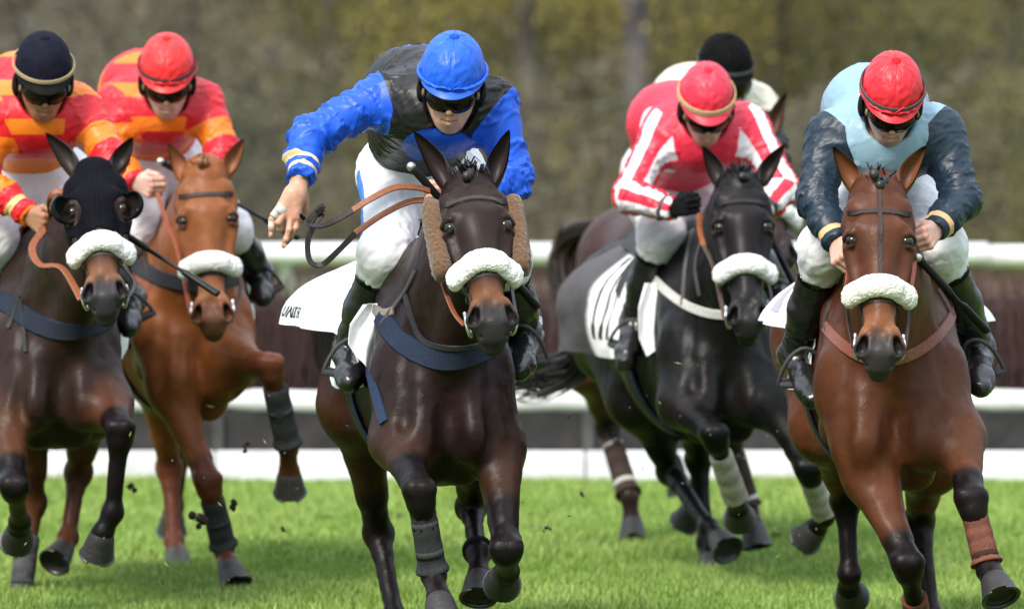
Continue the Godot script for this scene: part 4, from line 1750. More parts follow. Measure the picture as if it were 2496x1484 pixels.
	part("peak", hx.call("peak", d.get("peakcol", cap)), "cloth" if plain else d.get("capmat", "satin"), hn)
	part("button", hx.call("button", cap), "cloth", hn)
	if d.has("band"):
		part("elastic_band", hx.call("band0" if d.get("bandwide", true) else "band1", d.band), "webbing", hn)
	if not plain and d.get("ruffle", true):
		part("gathered_rim", hx.call("ruff", cap), d.get("capmat", "satin"), hn)
	part("chin_harness", hx.call("chin", null), "webbing", hn)
	var gg := part("goggles", hx.call("goggle1", Color(0.012, 0.012, 0.013)), "leather", o)
	part("lens", hx.call("goggle0", Color(0.008, 0.007, 0.006)), "lens", gg)
	part("strap", hx.call("gstrap", null), "webbing", gg)
	for q in 2:
		part("clip", hx.call("knob%d" % q, null), "leather", gg)
	j["HX"] = HX
	j["o"] = o
	j["chest"] = chest
	return j

func whip(a: Vector3, b: Vector3, label: String, grip := 0.22):
	# grip end a, flap end b
	var o := thing("whip", label, "whip", (a + b) * 0.5, "whips the jockeys carry")
	var l := (b - a).length()
	var g := a.lerp(b, grip / l)
	var e := b.lerp(a, 0.16 / l)
	part("handle", tube([a, a.lerp(g, 0.08), a.lerp(g, 0.92), g], [0.013, 0.0125, 0.0115, 0.009], Color(0.014, 0.014, 0.015), 12), "rubber", o)
	part("knob", ball(a, V(0.0145, 0.0145, 0.0145), Color(0.55, 0.55, 0.55), null, 12, 8), "metal", o)
	part("shaft", tube([g, g.lerp(e, 0.5), e], [0.008, 0.007, 0.006], Color(0.012, 0.012, 0.013), 10), "leather", o)
	part("flap", tube([e, e.lerp(b, 0.15), b], [0.008, 0.0165, 0.0165], Color(0.014, 0.014, 0.015), 12, null, 0.75), "leather", o)

func rein(h: Dictionary, pts: Array, w: float, col: Color, called := "rein"):
	var sp := spline(pts, 10)
	var nr := []
	for i in sp.size():
		var t := float(i) / sp.size()
		nr.append(V(0.3 + 0.2 * sin(t * 5.0), 0.5, 0.8).normalized())
	part(called, strap(sp, nr, w, 0.005, col), "leather", h.br)

func stirrup(j: Dictionary, s: String, saddle: Node3D):
	var an: Vector3 = j["an" + s]
	var to: Vector3 = j["to" + s]
	var fd := (to - an).normalized()
	var kn: Vector3 = j["kn" + s]
	var up := (kn - an).normalized()
	up = (up - fd * up.dot(fd)).normalized()
	var sd := fd.cross(up)
	var c := an.lerp(to, 0.35) - up * 0.045
	var pts := []
	for i in 17:
		var a := lerpf(-0.35, PI + 0.35, i / 16.0)
		pts.append(c + sd * (cos(a) * 0.066) + up * (maxf(sin(a), -0.1) * 0.13))
	var st := part("stirrup_iron", tube(pts, 0.007, Color(0.06, 0.06, 0.06), 8), "rubber", saddle)
	part("tread", box(V(-0.065, -0.01, -0.024), V(0.065, 0.004, 0.024), Color(0.06, 0.06, 0.06), null, Transform3D(Basis(sd, up, fd), c), 0.003), "rubber", st)

func saddle(h: Dictionary, j: Dictionary, label: String) -> Node3D:
	var L: Callable = h.L
	var f: Fld = h.f
	var at: Vector3 = L.call(0, 0.3, -0.75)
	var o := thing("saddle", label, "saddle", at, "race saddles")
	var rows := []
	for i in 9:
		var z := lerpf(-0.52, -0.95, i / 8.0)
		var row := []
		for k in 21:
			var ph := lerpf(-0.75, 0.75, k / 20.0)
			var dir: Vector3 = (L.call(sin(ph), cos(ph), z) - L.call(0, 0, z)).normalized()
			var p := f.snap(L.call(0, 0.02, z) + dir * 0.75, -dir, 0.03, 0.9)
			p += V(0, 0.035 * pow(absf(i / 4.0 - 1.0), 3.0) * (1.0 - absf(ph)), 0)
			row.append(p)
		rows.append(row)
	part("seat", sheet(rows, 0.012, Color(0.014, 0.013, 0.013)), "leather", o)
	for s in ["L", "R"]:
		var q := -1.0 if s == "L" else 1.0
		rows = []
		for i in 8:
			var z := lerpf(-0.42, -0.78, i / 7.0)
			var row := []
			for k in 12:
				var ph := q * lerpf(0.7, 1.45 - 0.25 * i / 7.0, k / 11.0)
				var dir: Vector3 = (L.call(sin(ph), cos(ph), z) - L.call(0, 0, z)).normalized()
				row.append(f.snap(L.call(0, 0.02, z) + dir * 0.75, -dir, 0.027, 0.9))
			rows.append(row)
		part("flap", sheet(rows, 0.006, Color(0.014, 0.013, 0.014)), "leather", o)
		stirrup(j, s, o)
		var z := -0.66
		var ap: Vector3 = L.call(q * 0.24, 0.12, z)
		var an: Vector3 = j["an" + s]
		part("stirrup_leather", strap(spline([ap, ap.lerp(an, 0.5) + V(q * 0.03, 0, 0), an + V(0, 0.09, 0)], 5), [V(q, 0, 0.3), V(q, 0, 0.3), V(q, 0, 0.3), V(q, 0, 0.3), V(q, 0, 0.3), V(q, 0, 0.3), V(q, 0, 0.3), V(q, 0, 0.3), V(q, 0, 0.3), V(q, 0, 0.3), V(q, 0, 0.3)], 0.022, 0.004, Color(0.02, 0.016, 0.014)), "leather", o)
	# girth under the belly
	var gp := []
	var gn := []
	for k in 31:
		var ph := lerpf(1.3, TAU - 1.3, k / 30.0)
		var dir: Vector3 = (L.call(sin(ph), cos(ph), -0.52) - L.call(0, 0, -0.52)).normalized()
		var p := f.snap(L.call(0, 0.0, -0.52) + dir * 0.75, -dir, 0.003, 0.9)
		gp.append(p)
		gn.append(dir)
	part("girth", strap(gp, gn, 0.07, 0.007, Color(0.035, 0.05, 0.09)), "webbing", o)
	return o

# ---------------------------------------------------------------- the racecourse
func setting():
	var g := Msh.new()
	var rows := []
	var zs := [40.0, 14.0, 4.0, 0.0, -4.0, -8.0, -11.0, -14.0, -25.0, -45.0, -80.0, -140.0, -400.0]
	for z in zs:
		var row := []
		for i in 25:
			var x := (i - 12) * lerpf(1.2, 20.0, clampf(absf(z) / 120.0, 0, 1))
			if i == 0 or i == 24:
				x *= 8.0
			row.append(V(x, 0, z))
		rows.append(row)
	g = sheet(rows, 0.0, Color(0.18, 0.3, 0.035))
	for i in g.v.size():
		g.n[i] = Vector3.UP
	structure("ground", g, "turf")
	var p := Msh.new()
	p.quad(V(-60, 0.004, -45), V(60, 0.004, -45), V(60, 0.004, -110), V(-60, 0.004, -110), Color(0.05, 0.038, 0.026))
	structure("woodland_floor", p, "path")
	p = Msh.new()
	p.quad(V(-2.0, 0.008, -48.6), V(30, 0.008, -48.0), V(30, 0.008, -53.5), V(-3.0, 0.008, -55.0), Color(0.3, 0.24, 0.18))
	p.quad(V(-30, 0.008, -49.5), V(-2.0, 0.008, -48.6), V(-3.0, 0.008, -55.0), V(-30, 0.008, -56.0), Color(0.12, 0.11, 0.075))
	structure("path", p, "path")
	fence()
	running_rail()
	woods()
	grass()

func fence():
	var zf := -10.9
	var o := thing("brush_fence", "low brown brush jump with white padded roll and white foot board", "fence", V(0, 0, zf))
	var n := 8
	for i in range(-4, 5):
		var x0 := 0.357 + (i - 1) * 1.8
		var wob := 0.003 * sin(i * 7.0)
		part("foot_board", box(V(x0 + 0.004, 0.0, zf - 0.02 + wob), V(x0 + 1.796, 0.155, zf + 0.02 + wob), Color(0.86, 0.86, 0.88), null, Transform3D.IDENTITY, 0.006), "white_paint", o)
		var xd := -1.43 + i * 1.8
		part("apron_board", box(V(xd + 0.006, 0.135, zf - 0.12 + wob), V(xd + 1.794, 0.345, zf - 0.075 + wob), Color(0.035, 0.03, 0.029), null, Transform3D.IDENTITY, 0.006), "dark_board", o)
		part("apron_post", box(V(xd - 0.03, 0.1, zf - 0.075), V(xd + 0.03, 0.335, zf - 0.045), Color(0.09, 0.085, 0.085), null, Transform3D.IDENTITY, 0.006), "dark_board", o)
	for i in range(-2, 3):
		var x0 := -1.43 + i * 3.6
		var pts := []
		var rr := []
		for k in 25:
			var t := k / 24.0
			var e := minf(t, 1.0 - t) * 24.0
			pts.append(V(lerpf(x0 + 0.03, x0 + 3.57, t), 0.39 + 0.004 * sin(k * 1.3), zf - 0.1))
			rr.append((0.036 if e < 0.5 else 0.056) + 0.0015 * sin(k * 2.1))
		part("padded_roll", tube(pts, rr, Color(0.84, 0.84, 0.83), 18), "white_paint", o)
		part("roll_bracket", box(V(x0 - 0.02, 0.3, zf - 0.15), V(x0 + 0.02, 0.45, zf - 0.09), Color(0.05, 0.05, 0.05), null, Transform3D.IDENTITY, 0.004), "metal", o)
	part("brush_core", box(V(-8.0, 0.02, zf - 0.62), V(8.0, 0.88, zf - 0.22), Color(0.02, 0.014, 0.012), null, Transform3D.IDENTITY, 0.05), "twig", o)
	var tw := Msh.new()
	for i in 22000:
		var x := rng.randf_range(-8.0, 8.0)
		var t := rng.randf()
		var bunch := noise.get_noise_1d(x * 2.6) + 0.5 * noise.get_noise_1d(x * 9.0 + 40.0)
		var z := zf - 0.17 - 0.45 * t * t - 0.02 * bunch
		var h := 0.935 + 0.05 * bunch + rng.randf_range(-0.14, 0.09)
		var y0 := rng.randf_range(0.05, 0.55)
		var w := rng.randf_range(0.0015, 0.0045)
		var lean := rng.randf_range(-0.1, 0.1)
		var k := tw.v.size()
		var a := V(x, y0, z + 0.05)
		var b := V(x + lean, h, z - 0.03 + rng.randf_range(-0.03, 0.03))
		var s := V(w, 0, rng.randf_range(-w, w))
		tw.v.append_array([a - s, a + s, b + s * 0.3, b - s * 0.3])
		var nn := V(rng.randf_range(-0.6, 0.6), 0.3, 0.8).normalized()
		tw.n.append_array([nn, nn, nn, nn])
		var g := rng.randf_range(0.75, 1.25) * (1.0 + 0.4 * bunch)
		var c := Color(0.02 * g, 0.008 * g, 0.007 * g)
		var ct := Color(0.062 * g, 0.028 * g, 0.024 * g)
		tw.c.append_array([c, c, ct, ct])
		tw.t.append_array([k, k + 1, k + 2, k, k + 2, k + 3])
	tw.smooth()
	var m := part("brush_twigs", tw, "twig", o)
	m.set_meta("kind", "stuff")

func running_rail():
	var z := -17.0
	var o := thing("running_rail", "white plastic running rail on curved posts behind the brush jump", "rail", V(0, 0, z))
	var px := FPX / (CAMD - z)
	for i in range(-2, 3):
		var x0 := (2413.0 - 1248.0) / px + (i - 1) * 5.0
		var pts := []
		for k in 11:
			pts.append(V(lerpf(x0 + 0.012, x0 + 4.988, k / 10.0), 0.995 - 0.003 * x0, z))
		part("rail", tube(pts, 0.064, Color(0.88, 0.88, 0.88), 16, null, 1.0), "white_paint", o)
		part("joint_sleeve", tube([V(x0 - 0.035, 0.995 - 0.003 * x0, z), V(x0 + 0.035, 0.995 - 0.003 * x0, z)], 0.0605, Color(0.6, 0.6, 0.6), 16), "white_paint", o)
	for i in range(-3, 4):
		var x := (700.0 - 1248.0) / px + i * 2.71
		var pts := spline([V(x - 0.02, 0.97, z - 0.03), V(x - 0.01, 0.86, z - 0.08), V(x + 0.03, 0.7, z - 0.16), V(x + 0.035, 0.4, z - 0.2), V(x + 0.035, -0.05, z - 0.2)], 5)
		part("post", tube(pts, 0.038, Color(0.78, 0.78, 0.79), 12), "white_paint", o)

func leaf_cloud(n: int, size: float, fn: Callable, rr: RandomNumberGenerator, cols: Array) -> Msh:
	# many small bent leaf sprays placed by fn
	var m := Msh.new()
	for i in n:
		var p: Vector3 = fn.call(rr)
		var a := V(rr.randfn(), rr.randfn(), rr.randfn()).normalized()
		var b := a.cross(V(rr.randfn(), rr.randfn(), rr.randfn())).normalized()
		var s := size * rr.randf_range(0.5, 1.3)
		var k := m.v.size()
		m.v.append_array([p - a * s, p - b * s * 0.5, p + a * s, p + b * s * 0.5])
		var q := a.cross(b)
		m.n.append_array([q, q, q, q])
		var c: Color = cols[clampi(int((noise.get_noise_3dv(p * 0.8) * 0.75 + 0.5 + rr.randf_range(-0.12, 0.12)) * cols.size()), 0, cols.size() - 1)]
		var g := rr.randf_range(0.92, 1.08)
		c = Color(c.r * g, c.g * g, c.b * g)
		m.c.append_array([c, c, c, c])
		m.t.append_array([k, k + 1, k + 2, k, k + 2, k + 3])
	return m

func tree_shape(seed_: int, h: float, crown_low: float, spread: float, leaves: int, cols: Array, trunk_r: float, bare: float) -> Array:
	var rr := RandomNumberGenerator.new()
	rr.seed = seed_
	var wood := Msh.new()
	var tips := []
	var pts := []
	var rad := []
	for i in 9:
		var t := i / 8.0
		pts.append(V(0.25 * t * rr.randfn() * 0.5, h * 0.9 * t, 0.25 * t * rr.randfn() * 0.5))
		rad.append(trunk_r * lerpf(1.25 if i == 0 else 1.0, 0.15, t))
	var bark := Color(0.085, 0.075, 0.065)
	tube(pts, rad, bark, 9, wood)
	for i in 26:
		var t := rr.randf_range(crown_low, 0.95)
		var s: Vector3 = pts[int(t * 8.0)]
		var a := rr.randf() * TAU
		var l := spread * rr.randf_range(0.5, 1.0) * (1.15 - 0.6 * t)
		var e := s + V(cos(a) * l, l * rr.randf_range(-0.1, 0.6), sin(a) * l)
		tube([s, s.lerp(e, 0.5) + V(0, 0.1 * l, 0), e], [trunk_r * 0.3, trunk_r * 0.17, 0.012], bark, 5, wood)
		tips.append([s.lerp(e, 0.65), l * 0.42])
		tips.append([e, l * 0.36])
		for k in int(5 * bare):
			var q := e + V(rr.randfn(), rr.randfn() + 0.6, rr.randfn()) * l * 0.4
			tube([s.lerp(e, rr.randf_range(0.4, 1.0)), q], [0.018, 0.005], bark, 4, wood)
	var crown := leaf_cloud(leaves * 5, 0.034, func(r2):
		var c: Array = tips[r2.randi() % tips.size()]
		return c[0] + V(r2.randfn(), r2.randfn() * 0.75, r2.randfn()) * (c[1] * 0.75), rr, cols)
	return [wood, crown]

func plant(called: String, shape: Array, at: Vector3, turn: float, size: float, label: String, category: String, group: String, meshes: Array):
	var o := thing(called, label, category, at, group)
	o.rotation.y = turn
	o.scale = V(size, size, size)
	for i in 2:
		var mi := MeshInstance3D.new()
		mi.name = (["trunk", "crown"] if category == "tree" else ["stems", "foliage"])[i]
		mi.mesh = meshes[i]
		mi.material_override = mats["bark" if i == 0 else "leaf"]
		o.add_child(mi)

func woods():
	var olive := [Color(0.128, 0.119, 0.037), Color(0.093, 0.102, 0.034), Color(0.187, 0.162, 0.043), Color(0.076, 0.085, 0.031)]
	var yellow := [Color(0.62, 0.5, 0.09), Color(0.425, 0.323, 0.051), Color(0.323, 0.272, 0.051), Color(0.187, 0.170, 0.043), Color(0.510, 0.340, 0.060)]
	var brown := [Color(0.230, 0.184, 0.103), Color(0.173, 0.138, 0.092), Color(0.207, 0.196, 0.115), Color(0.115, 0.103, 0.069)]
	var dark := [Color(0.043, 0.051, 0.024), Color(0.060, 0.068, 0.031), Color(0.068, 0.060, 0.034)]
	var kinds := []
	for k in [[1, 8.0, 0.12, 2.6, 4200, olive, 0.16, 0.3], [2, 9.0, 0.14, 2.8, 4200, yellow, 0.17, 0.3], [3, 7.0, 0.06, 2.2, 2600, brown, 0.11, 1.0], [4, 8.0, 0.05, 2.6, 5200, dark, 0.18, 0.2]]:
		var s := tree_shape(k[0], k[1], k[2], k[3], k[4], k[5], k[6], k[7])
		kinds.append([to_mesh(s[0], Vector3.ZERO), to_mesh(s[1], Vector3.ZERO)])
	var shr := []
	for k in [[11, 3.0, 0.02, 1.5, 2600, olive, 0.05, 0.6], [12, 3.2, 0.02, 1.5, 1500, brown, 0.05, 1.5], [13, 2.6, 0.02, 1.5, 3000, dark, 0.05, 0.3]]:
		var s := tree_shape(k[0], k[1], k[2], k[3], k[4], k[5], k[6], k[7])
		shr.append([to_mesh(s[0], Vector3.ZERO), to_mesh(s[1], Vector3.ZERO)])
	var names := ["olive green tree", "yellow autumn tree", "brown twiggy tree", "dark green tree"]
	# u in the photograph at which each stands, distance, kind, size
	var spots := [[-260, 90, 2, 1.0], [60, 84, 2, 1.1], [300, 88, 2, 1.0], [470, 82, 2, 0.95], [640, 92, 3, 0.9], [800, 86, 0, 1.0], [960, 92, 1, 0.9], [1130, 88, 0, 1.0], [1290, 84, 1, 1.0], [1440, 90, 1, 1.1], [1620, 86, 1, 1.0], [1740, 94, 3, 1.0], [1900, 86, 0, 1.0], [2040, 90, 1, 0.9], [2180, 86, 0, 1.1], [2330, 92, 2, 1.0], [2480, 86, 0, 1.0], [2700, 90, 1, 1.0], [2950, 88, 3, 1.0], [-520, 86, 0, 1.0]]
	for i in spots.size():
		var s: Array = spots[i]
		var d: float = s[1]
		plant("tree", [], V((s[0] - 1248.0) / FPX * d, 0, CAMD - d), i * 2.4, s[3], "%s in the wood, %s" % [names[s[2]], PLACE[i]], "tree", "trees in the wood", kinds[s[2]])
	# one stout pale trunk stands forward of the rest
	var tp := V((1562.0 - 1248.0) / FPX * 80.0, 0, CAMD - 80.0)
	var o := thing("tree", "stout grey bare trunk standing clear in the wood behind the black-capped jockey", "tree", tp, "trees in the wood")
	part("trunk", tube([tp, tp + V(-0.02, 1.5, 0), tp + V(-0.06, 3.0, 0), tp + V(-0.14, 6.0, 0), tp + V(-0.1, 9.0, 0)], [0.24, 0.19, 0.17, 0.14, 0.08], Color(0.11, 0.1, 0.095), 14), "bark", o)
	var rr := RandomNumberGenerator.new()
	rr.seed = 99
	part("crown", leaf_cloud(7000, 0.05, func(r2): return tp + V(r2.randfn() * 1.3, 6.6 + r2.randfn() * 1.2, r2.randfn() * 1.3), rr, yellow), "leaf", o)
	for i in 30:
		var u := -560.0 + i * 125.0 + 30.0 * sin(i * 5.0)
		var d := 74.0 + 4.0 * sin(i * 2.7)
		var k: int = [1, 1, 0, 1, 2, 0, 1, 0, 2, 0][i % 10]
		if u < 700.0 and k != 2:
			k = 1
		plant("shrub", [], V((u - 1248.0) / FPX * d, 0, CAMD - d), i * 1.7, 0.75 + 0.25 * sin(i * 3.3), "%s shrub before the wood, %s" % [["olive", "bare brown", "dark green"][k], BUSH[i]], "shrub", "shrubs at the edge of the wood", shr[k])
	# the wood behind, too dense to count
	var mm := MultiMesh.new()
	mm.transform_format = MultiMesh.TRANSFORM_3D
	mm.use_colors = true
	rr.seed = 4
	mm.mesh = to_mesh(leaf_cloud(520, 0.038, func(r2): return V(r2.randfn(), r2.randfn(), r2.randfn()) * 0.45, rr, [Color.WHITE]), Vector3.ZERO)
	mm.instance_count = 5200
	for i in mm.instance_count:
		var x := rr.randf_range(-26, 26) if i < 2800 else rr.randf_range(-62, 62)
		var z := rr.randf_range(-86.0, -78.0)
		var y := rr.randf_range(0.2, 9.5)
		mm.set_instance_transform(i, Transform3D(Basis(Vector3.UP, rr.randf() * TAU) * rr.randf_range(0.9, 1.6), V(x, y, z)))
		var n := noise.get_noise_3d(x * 0.35, y * 0.4, 1.0)
		var c: Color = Color(0.1, 0.1, 0.045).lerp(Color(0.4, 0.35, 0.07), clampf(n * 2.4 + 0.3, 0, 1))
		c = c.lerp(Color(0.08, 0.115, 0.035), clampf(noise.get_noise_3d(x * 0.22, y * 0.3, 20.0) * 2.0, 0.0, 0.8))
		if x < -4.0:
			c = c.lerp(Color(0.26, 0.22, 0.15), 0.75)
		mm.set_instance_color(i, c)
	var mi := MultiMeshInstance3D.new()
	mi.multimesh = mm
	mi.material_override = mats.leaf
	mi.name = "woods"
	mi.set_meta("label", "dense olive and brown autumn wood closing the view behind the trees")
	mi.set_meta("category", "woods")
	mi.set_meta("kind", "stuff")
	add_child(mi)

const PLACE := ["outside the left edge", "behind the navy helmet", "between the navy helmet and the first red cap", "right of the first red cap", "above the outstretched blue arm", "left of the blue cap by its back", "behind the blue cap", "right of the blue cap", "left of the stout trunk, farther one", "left of the stout trunk, nearer one", "right of the stout trunk", "behind the black cap", "between the black cap and the light blue silks", "behind the light blue shoulder", "behind the last red cap", "right of the last red cap", "at the right edge", "beyond the right edge", "far beyond the right edge", "far outside the left edge"]
const BUSH := ["far outside the left edge", "outside the left edge, second", "outside the left edge, third", "outside the left edge, nearest it", "at the left edge", "behind the first orange silks", "behind the hooded horse's ears", "between the two orange silks", "behind the chestnut's ears", "right of the chestnut's ears", "left of the bandaged hand", "above the bandaged hand", "under the outstretched arm", "behind the white breeches", "behind the dark bay's ears", "right of the dark bay's ears", "right of the blue sleeve", "left of the flying tail", "above the flying tail", "above the brown croup", "left of the striped sleeve", "behind the striped silks", "behind the black horse's ears", "right of the striped silks", "left of the navy sleeve", "behind the navy sleeve", "behind the last horse's ears", "right of the last navy sleeve", "at the right edge", "beyond the right edge"]

func grass():
	var rr := RandomNumberGenerator.new()
	rr.seed = 21
	# torn bits of turf lying in the grass
	var dm := MultiMesh.new()
	dm.transform_format = MultiMesh.TRANSFORM_3D
	var lump := ball(Vector3.ZERO, V(1, 0.5, 1), Color(0.04, 0.024, 0.014), null, 10, 7)
	push(lump, func(q): return 0.5 * noise.get_noise_3dv(q * 1.6))
	dm.mesh = to_mesh(lump, Vector3.ZERO)
	dm.instance_count = 240
	for i in dm.instance_count:
		var z := rr.randf_range(-9.5, 1.0)
		dm.set_instance_transform(i, Transform3D(Basis(Vector3.UP, rr.randf() * TAU) * rr.randf_range(0.008, 0.026), V(rr.randf_range(-3.6, 3.6), 0.03, z)))
	var di := MultiMeshInstance3D.new()
	di.multimesh = dm
	di.material_override = mats.soil
	di.name = "divots"
	di.set_meta("label", "small dark bits of torn turf lying in the grass")
	di.set_meta("category", "divots")
	di.set_meta("kind", "stuff")
	add_child(di)
	for kind in 3:
		var m := Msh.new()
		for i in 16:
			var a := rr.randf() * TAU
			var p := V(cos(a), 0, sin(a)) * sqrt(rr.randf()) * 0.055
			var h := rr.randf_range(0.025, 0.06)
			var d := rr.randf() * TAU
			var lean := V(cos(d), 0, sin(d)) * h * rr.randf_range(0.1, 0.75)
			var s := V(-sin(d), 0, cos(d)) * rr.randf_range(0.0012, 0.0022)
			var k := m.v.size()
			var mid := p + V(0, h * 0.6, 0) + lean * 0.35
			m.v.append_array([p - s, p + s, mid - s * 0.8, mid + s * 0.8, p + V(0, h * 0.95, 0) + lean])
			var nn := (-lean.normalized() * 0.9 + V(0, 0.5, 0)).normalized()
			m.n.append_array([nn, nn, nn, nn, nn])
			var g := rr.randf_range(0.75, 1.25)
			var dry := 1.0 if rr.randf() < 0.06 else 0.0
			var c := Color(0.8 * g, 0.8 * g, 0.8 * g).lerp(Color(2.2, 1.05, 1.6), dry * 0.6)
			m.c.append_array([c, c, c, c, c])
			m.t.append_array([k, k + 1, k + 2, k + 1, k + 3, k + 2, k + 2, k + 3, k + 4])
		var mm := MultiMesh.new()
		mm.transform_format = MultiMesh.TRANSFORM_3D
		mm.use_colors = true
		mm.mesh = to_mesh(m, Vector3.ZERO)
		mm.instance_count = 52000
		for i in mm.instance_count:
			var z := rr.randf_range(-11.0, 1.5)
			var x := rr.randf_range(-1, 1) * (3.4 + absf(z) * 0.12)
			if i % 5 == 0:
				z = rr.randf_range(-4.5, -2.2)
				x = rr.randf_range(-2.3, 2.3)
			if i % 4 == 1:
				z = rr.randf_range(-17.0, 6.0)
				x = rr.randf_range(-8, 8)
			var n := noise.get_noise_3d(x * 0.9, z * 0.5, 7.0)
			var q := rr.randf_range(0.65, 1.25) * (1.0 + 0.4 * n)
			if z < -10.7 and z > -11.1:
				q *= 0.6
			mm.set_instance_transform(i, Transform3D(Basis(Vector3.UP, rr.randf() * TAU) * q, V(x, -0.004, z)))
			var c := Color(0.2, 0.345, 0.035).lerp(Color(0.32, 0.445, 0.085), clampf(0.5 + n + rr.randf_range(-0.4, 0.4), 0, 1))
			mm.set_instance_color(i, c)
		var mi := MultiMeshInstance3D.new()
		mi.multimesh = mm
		mi.material_override = mats.grass
		mi.name = numbered("grass")
		mi.set_meta("label", ["bright green racecourse turf of short upright blades", "bright green racecourse turf, mixed second growth of blades", "bright green racecourse turf, third growth among the rest"][kind])
		mi.set_meta("category", "grass")
		mi.set_meta("kind", "stuff")
		add_child(mi)

# ---------------------------------------------------------------- the six runners
func sleeve(p: Vector3, j: Dictionary, chest: Vector3, inset: float) -> Array:
	# [is it sleeve, metres down the arm, angle round it, which side]
	for s in ["L", "R"]:
		var sh: Vector3 = j["sh" + s]
		var el: Vector3 = j["el" + s]
		var a := seg(p, sh, el)
		var b := seg(p, el, j["wr" + s])
		var n := ((sh - chest).normalized() + (el - sh).normalized() * 0.9).normalized()
		var near := minf(a.y, b.y)
		if (b.y < a.y and b.y < 0.092) or (a.y <= b.y and a.y < 0.115 and (p - sh).dot(n) > -inset):
			var ul := (el - sh).length()
			var t := a.x if a.y <= b.y else ul + b.x
			var ax: Vector3 = (el - sh).normalized() if a.y <= b.y else (j["wr" + s] - el).normalized()
			var q := p - (sh if a.y <= b.y else el)
			q -= ax * q.dot(ax)
			var r0 := (V(0, 0, 1) - ax * ax.z).normalized()
			var r1 := ax.cross(r0)
			return [true, t, atan2(q.dot(r1), q.dot(r0)), s, ul + (j["wr" + s] - el).length() - t]
	return [false, 0.0, 0.0, "", 1.0]

func riders():
	runner_c()
	runner_f()
	runner_a()
	runner_b()
	runner_d()
	runner_e()

func cloth_parts(h: Dictionary, d: Dictionary, label: String) -> Dictionary:
	var s := saddlecloth(h, d, label)
	var n := Node3D.new()
	var L: Callable = h.L
	var o := thing("saddlecloth", label, "saddlecloth", L.call(0, 0.2, -0.8), "number cloths under the saddles")
	var m := sheet(s.rows, 0.004, Color(0.8, 0.81, 0.82))
	if d.has("grey"):
		var n0: int = (s.nz + 1) * (s.na + 1)
		for i in n0 * 2:
			if float((i % n0) / (s.na + 1)) / s.nz > d.grey:
				m.c[i] = Color(0.06, 0.056, 0.06)
	part("cloth", m, "linen", o)
	s["o"] = o
	n.free()
	return s

# the front corner of a cloth hanging free of the shoulder
func flap(o: Node3D, left: Array, right: Array, z: float):
	var rows := []
	for i in 13:
		var row := []
		var t := i / 12.0 * 3.0
		var k := mini(int(t), 2)
		for c in 11:
			var s := c / 10.0
			var a := V(left[k][0], left[k][1], 0).lerp(V(left[k + 1][0], left[k + 1][1], 0), t - k)
			var b := V(right[k][0], right[k][1], 0).lerp(V(right[k + 1][0], right[k + 1][1], 0), t - k)
			var q := a.lerp(b, s)
			row.append(P(q.x, q.y, z + 0.018 * sin(s * 8.0 + t * 1.2) + 0.02 * (t - 1.5)))
		rows.append(row)
	part("front_flap", sheet(rows, 0.003, Color(0.8, 0.81, 0.82)), "linen", o)

